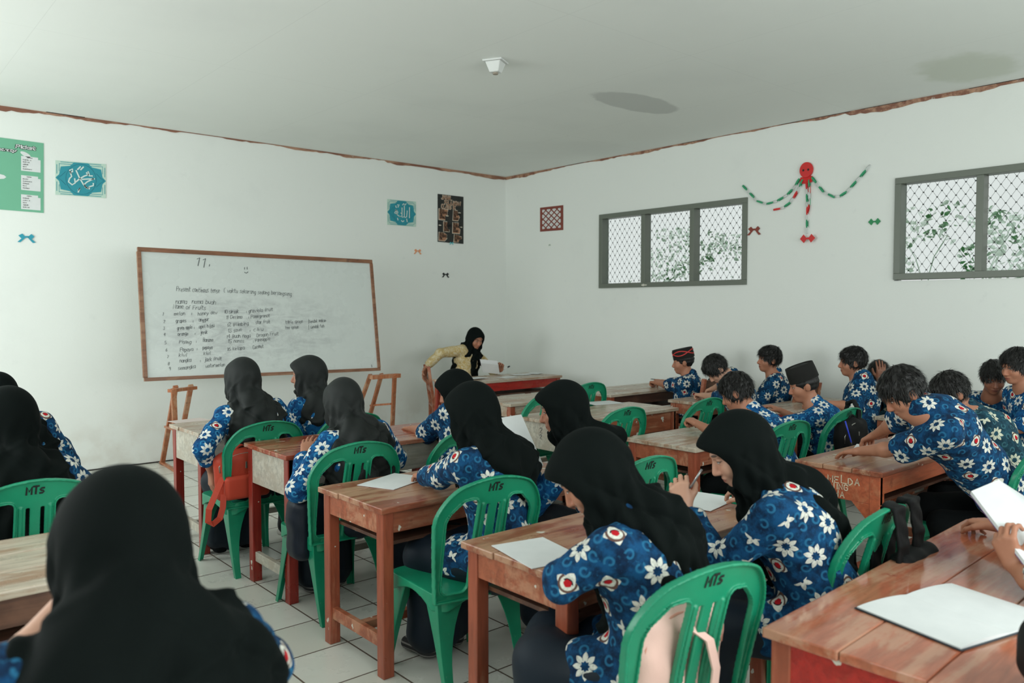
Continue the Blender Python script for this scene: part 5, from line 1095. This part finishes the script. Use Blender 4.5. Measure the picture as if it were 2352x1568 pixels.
def book3(name, label, C, d1, d2, w_, h_, open_deg, cat='book', grp=None, cover=(120, 70, 140)):
    """half-open book: spine along d2, leaves spread around d1"""
    d1 = Vector(d1).normalized(); d2 = Vector(d2).normalized(); n = d1.cross(d2).normalized(); r_ = empty(name, C, 0, label, cat, grp)
    for s in (-1, 1):
        a = math.radians(open_deg/2)*s; u = (d1*math.cos(a)+n*math.sin(a)); m_ = u.cross(d2).normalized()*s
        mb = MB(); mb.ngon_prism([d2*(-h_/2), u*w_-d2*h_/2, u*w_+d2*h_/2, d2*(h_/2)], m_*.007*1.0); mb.build('pages', M_paper, r_)
        mb = MB(); o_ = -m_*.0018*1; mb.ngon_prism([d2*(-h_/2-.004)+o_, u*(w_+.004)-d2*(h_/2+.004)+o_, u*(w_+.004)+d2*(h_/2+.004)+o_, d2*(h_/2+.004)+o_], m_*.0015); mb.build('cover', plain('cover_'+label[:8], cover, .6), r_)
    return r_
Q = [Vector(py(2228, 1134, -7.50)), Vector(py(2292, 1107, -7.54)), Vector(py(2440, 1262, -7.76)), Vector(py(2366, 1316, -7.72))]; c_ = sum(Q, Vector())/4; nn = -(Q[1]-Q[0]).cross(Q[3]-Q[0]).normalized()
ob = empty('open_book', c_, 0, 'white-paged book held upright by the person at the right edge', 'book')
mb = MB(); mb.ngon_prism([q-c_ for q in Q], nn*.012); mb.build('pages', M_paper, ob)
ax = (Q[2]-Q[1]); R2 = Matrix.Rotation(math.radians(150), 3, ax.normalized()); P4 = [Q[1]-c_, Q[1]-c_+R2 @ (Q[0]-Q[1]), Q[2]-c_+R2 @ (Q[3]-Q[2]), Q[2]-c_]
mb = MB(); mb.ngon_prism(P4, nn*.010); mb.build('pages', M_paper, ob)
mb = MB(); mb.ngon_prism([q-c_-nn*.003 for q in Q], nn*.002); mb.build('cover', plain('plum_cover', (110, 60, 130), .6), ob)
C_ = Vector(py(1128, 856, -1.24)); book3('open_book', 'white book tilted up in the left hand of the teacher', C_, (-.35, -.15, 1), (-.8, .5, .1), .15, .20, 40, cover=(206, 206, 206))
C_ = Vector(py(1172, 1018, -5.45)); page('paper_sheet', 'large white sheet seen between two black scarves in the centre', 'paper', rect(C_[0], C_[1], .26, .3, 12), .90).rotation_euler = (.9, .1, -.3)
for k, (u, v, a, lb) in enumerate(((1165, 866, 10, 'white paper nearest the black-covered book on the teacher desk'), (1195, 860, -20, 'white paper in the middle of the teacher desk'), (1228, 857, 30, 'white paper farthest right on the teacher desk'), (1095, 868, 5, 'white papers under the arm of the teacher'))):
    page('paper_sheet', lb, 'paper', rect(*pz(u, v, .787+.002*k)[:2], .21, .16, a), .787+.0025*k, group='papers on the teacher desk')
def pen(name, label, a, b, m, r_=.0042, tipc=None):
    a = Vector(a); b = Vector(b); o = empty(name, a, 0, label, 'pen'); d = (b-a)
    mb = MB(); mb.tube([d*.12, d], r_, 8); mb.build('barrel', m, o, True); mb = MB(); mb.tube([d*0, d*.12], [r_*.25, r_], 8); mb.build('tip', plain('pen_tip', (60, 60, 64), .4), o, True)
    if tipc is not None: mb = MB(); mb.tube([d*.72, d*1.02], r_*1.25, 8); mb.build('pen_cap', tipc, o, True)
    return o
M_bluep = plain('blue_pen', (30, 60, 200), .3); M_silver = plain('silver_pen', (170, 172, 172), .3, Metallic=.6); M_pblack = plain('black_pen', (24, 24, 26), .4); M_pwhite = plain('white_pen', (220, 220, 220), .4)
pen('pen', 'silver pen touching the lips of the girl in profile', PH(1584, 1122, -6.72), PH(1612, 1078, -6.76), M_silver, .0045)
pen('pen', 'blue pen held upright on the orange desk', PZ(1957, 1022, .75), tuple(Vector(PZ(1957, 1022, .75))+Vector((-.03, .03, .145))), M_bluep, .0045)
pen('pen', 'black pen in the raised hand of the boy with the patterned cap', PZ(1494, 870, .80), tuple(Vector(PZ(1494, 870, .80))+Vector((.10, -.02, -.01))), M_pblack, .004)
pen('marker_pen', 'white marker with black cap held by the teacher', PH(1152, 850, -1.24), PH(1170, 841, -1.24), M_pwhite, .008, M_pblack)
pen('pen', 'dark pen beneath the outstretched bare hand', PZ(905, 996, .79), PZ(948, 998, .79), M_pblack, .004)
# bags
def leather(name, c, rough=.45): return mat(name, lambda b: (mix(noise(coord('Object'), 9, 3), lin(c), tuple(k*.8 for k in lin(c))), None, noise(coord('Object'), 200, 2), .06), rough=rough, spec=.25)
M_redbag = leather('red_leather', (196, 74, 54)); M_pink = leather('pink_leather', (236, 196, 184), .6); M_blkbag = leather('black_nylon', (13, 14, 15), .75); M_zip = plain('zip_metal', (170, 168, 160), .3, Metallic=.8)
def backpack(label, loc, rz, m, w_=.26, d_=.13, h_=.30, pocket=True, name='backpack', trim=None):
    r_ = empty(name, loc, math.radians(rz), label, 'bag'); s = SDF(); s.box((0, 0, h_/2), (w_/2, d_/2, h_/2), None, .055, .02); s.ell((0, 0, h_*.72), (w_*.48, d_*.50, h_*.33), None, .04)
    s.disp = lambda p: .004*np.sin(p[..., 0]*40+p[..., 2]*30)*np.sin(p[..., 2]*22); s.obj('bag_body', .007, m, r_)
    if pocket:
        s = SDF(); s.box((0, -d_/2-.012, h_*.30), (w_*.40, .028, h_*.24), None, .024, .02); s.obj('front_pocket', .006, m, r_)
    if trim == 'none': return r_
    mb = MB(); mb.tube([(-w_*.44, -d_*.40, h_*.62)]+[(w_*.47*math.sin(t), -d_*.42, h_*.66+h_*.30*math.cos(t)) for t in [-1.3+2.6*k/14 for k in range(15)]]+[(w_*.44, -d_*.40, h_*.62)], .004, 6); mb.build('zip', trim or M_zip, r_, True)
    mb = MB(); mb.tube([(.05*math.sin(t), 0, h_+.045*math.cos(t)-.012) for t in [-1.8+3.6*k/12 for k in range(13)]], .009, 8); mb.build('handle', m, r_, True)
    mb = MB(); mb.box((-.006, -d_/2-.012, h_*.66), (.006, -d_/2-.006, h_*.80)); mb.build('zip_pull', M_zip, r_, bevel=.002)
    return r_
rb = backpack('red-orange leather backpack sitting in the chair behind the long-scarfed girl', (-5.35, -3.86, .445), 0, M_redbag, .34, .09, .29)
def softstrap(name, m, pts, wd, parent):
    s = SDF(); P = [Vector(p) for p in pts]
    for a, b in zip(P[:-1], P[1:]):
        for k in range(5): o_ = Vector(((k/4-.5)*wd, 0, 0)); s.cap(a+o_, b+o_, .007, .007, .012)
    s.disp = lambda p: .0015*np.sin(p[..., 2]*90+p[..., 0]*70); return s.obj(name, .0055, m, parent)
def strap(name, m, pts, wd, parent, th=.003, side=None):
    mb = MB(); P = [Vector(p) for p in pts]; n = len(P); L = []
    for i, p in enumerate(P):
        d = (P[min(i+1, n-1)]-P[max(i-1, 0)]).normalized(); s = (d.cross(Vector((.6, .75, 0))) if side is None else Vector(side)).normalized()*wd/2; nn = d.cross(s).normalized()*th; L.append((p-s-nn, p+s-nn, p+s+nn, p-s+nn))
    b = 0
    for q in L: mb.V += [tuple(x) for x in q]
    for i in range(n-1):
        for k in range(4): mb.F.append((i*4+k, i*4+(k+1) % 4, i*4+4+(k+1) % 4, i*4+4+k))
    mb.F.append((3, 2, 1, 0)); mb.F.append(tuple((n-1)*4+k for k in range(4))); return mb.build(name, m, parent, bevel=0)
B0 = Vector((-5.35, -3.86, .445)); rel = lambda u, v, y: tuple(Vector(py(u, v, y))-B0)
strap('shoulder_strap', M_redbag, [rel(524, 1062, -3.86), rel(512, 1095, -3.90), rel(497, 1130, -3.94), rel(480, 1170, -3.96), rel(478, 1198, -3.96), rel(490, 1203, -3.96), rel(505, 1190, -3.95), rel(512, 1165, -3.94), rel(514, 1135, -3.92)], .034, rb)
pb = backpack('pale pink leather bag in the nearest green chair', (-5.46, -7.12, .435), -8, M_pink, .32, .06, .34, False, 'shoulder_bag', leather('pink_trim', (214, 150, 132)))
strap('shoulder_strap', M_pink, [(-.02, -.07, .30), (.03, -.085, .26), (.05, -.09, .18), (.03, -.095, .08), (-.01, -.10, -.02), (.0, -.09, -.06)], .03, pb, side=(1, .1, 0))
bb = backpack('black backpack hanging on the chair back near the orange desk', (-2.04, -5.94, .47), 0, M_blkbag, .36, .09, .36)
softstrap('shoulder_strap', M_blkbag, [(.08, -.02, .30), (.08, -.01, .42), (.09, .03, .478), (.09, .07, .46), (.08, .09, .3)], .035, bb)
b2 = empty('shoulder_bag', (-4.48, -7.32, .42), 0, 'black shoulder bag slung over the chair beside the nearest orange desk', 'bag')
s = SDF(); s.box((.05, .0, .20), (.13, .045, .15), None, .04, .02); s.disp = lambda p: .004*np.sin(p[..., 0]*60)*np.sin(p[..., 2]*50); s.obj('bag_body', .007, M_blkbag, b2)
softstrap('shoulder_strap', M_blkbag, [(-.06, .0, .20), (-.06, -.01, .38), (-.05, .012, .492), (-.04, .05, .50), (-.03, .085, .44), (-.02, .10, .25)], .06, b2); softstrap('shoulder_strap', M_blkbag, [(.08, .0, .22), (.08, .0, .40), (.085, .02, .50), (.09, .055, .50), (.10, .09, .43), (.10, .11, .25)], .06, b2)
backpack('dark navy bag bulging beside the seat of the small girl', (-5.36, -4.72, .30), 0, leather('navy_nylon', (18, 26, 38), .45), .20, .16, .32, False, 'drawstring_bag', 'none')
backpack('black bag on the lower right corner of the nearest desk', tuple(pz(2450, 1625, .747)), 30, M_blkbag, .26, .14, .16, False, 'pouch_bag')
backpack('dark bag lying under the chair of the girl in navy skirt', (-5.02, -6.35, .0), 20, M_blkbag, .32, .16, .17, False, 'duffel_bag')
backpack('dark grey bag behind the back of the boy in red-patterned cap', (-.62, -3.83, .445), 4, M_blkbag, .26, .07, .40)
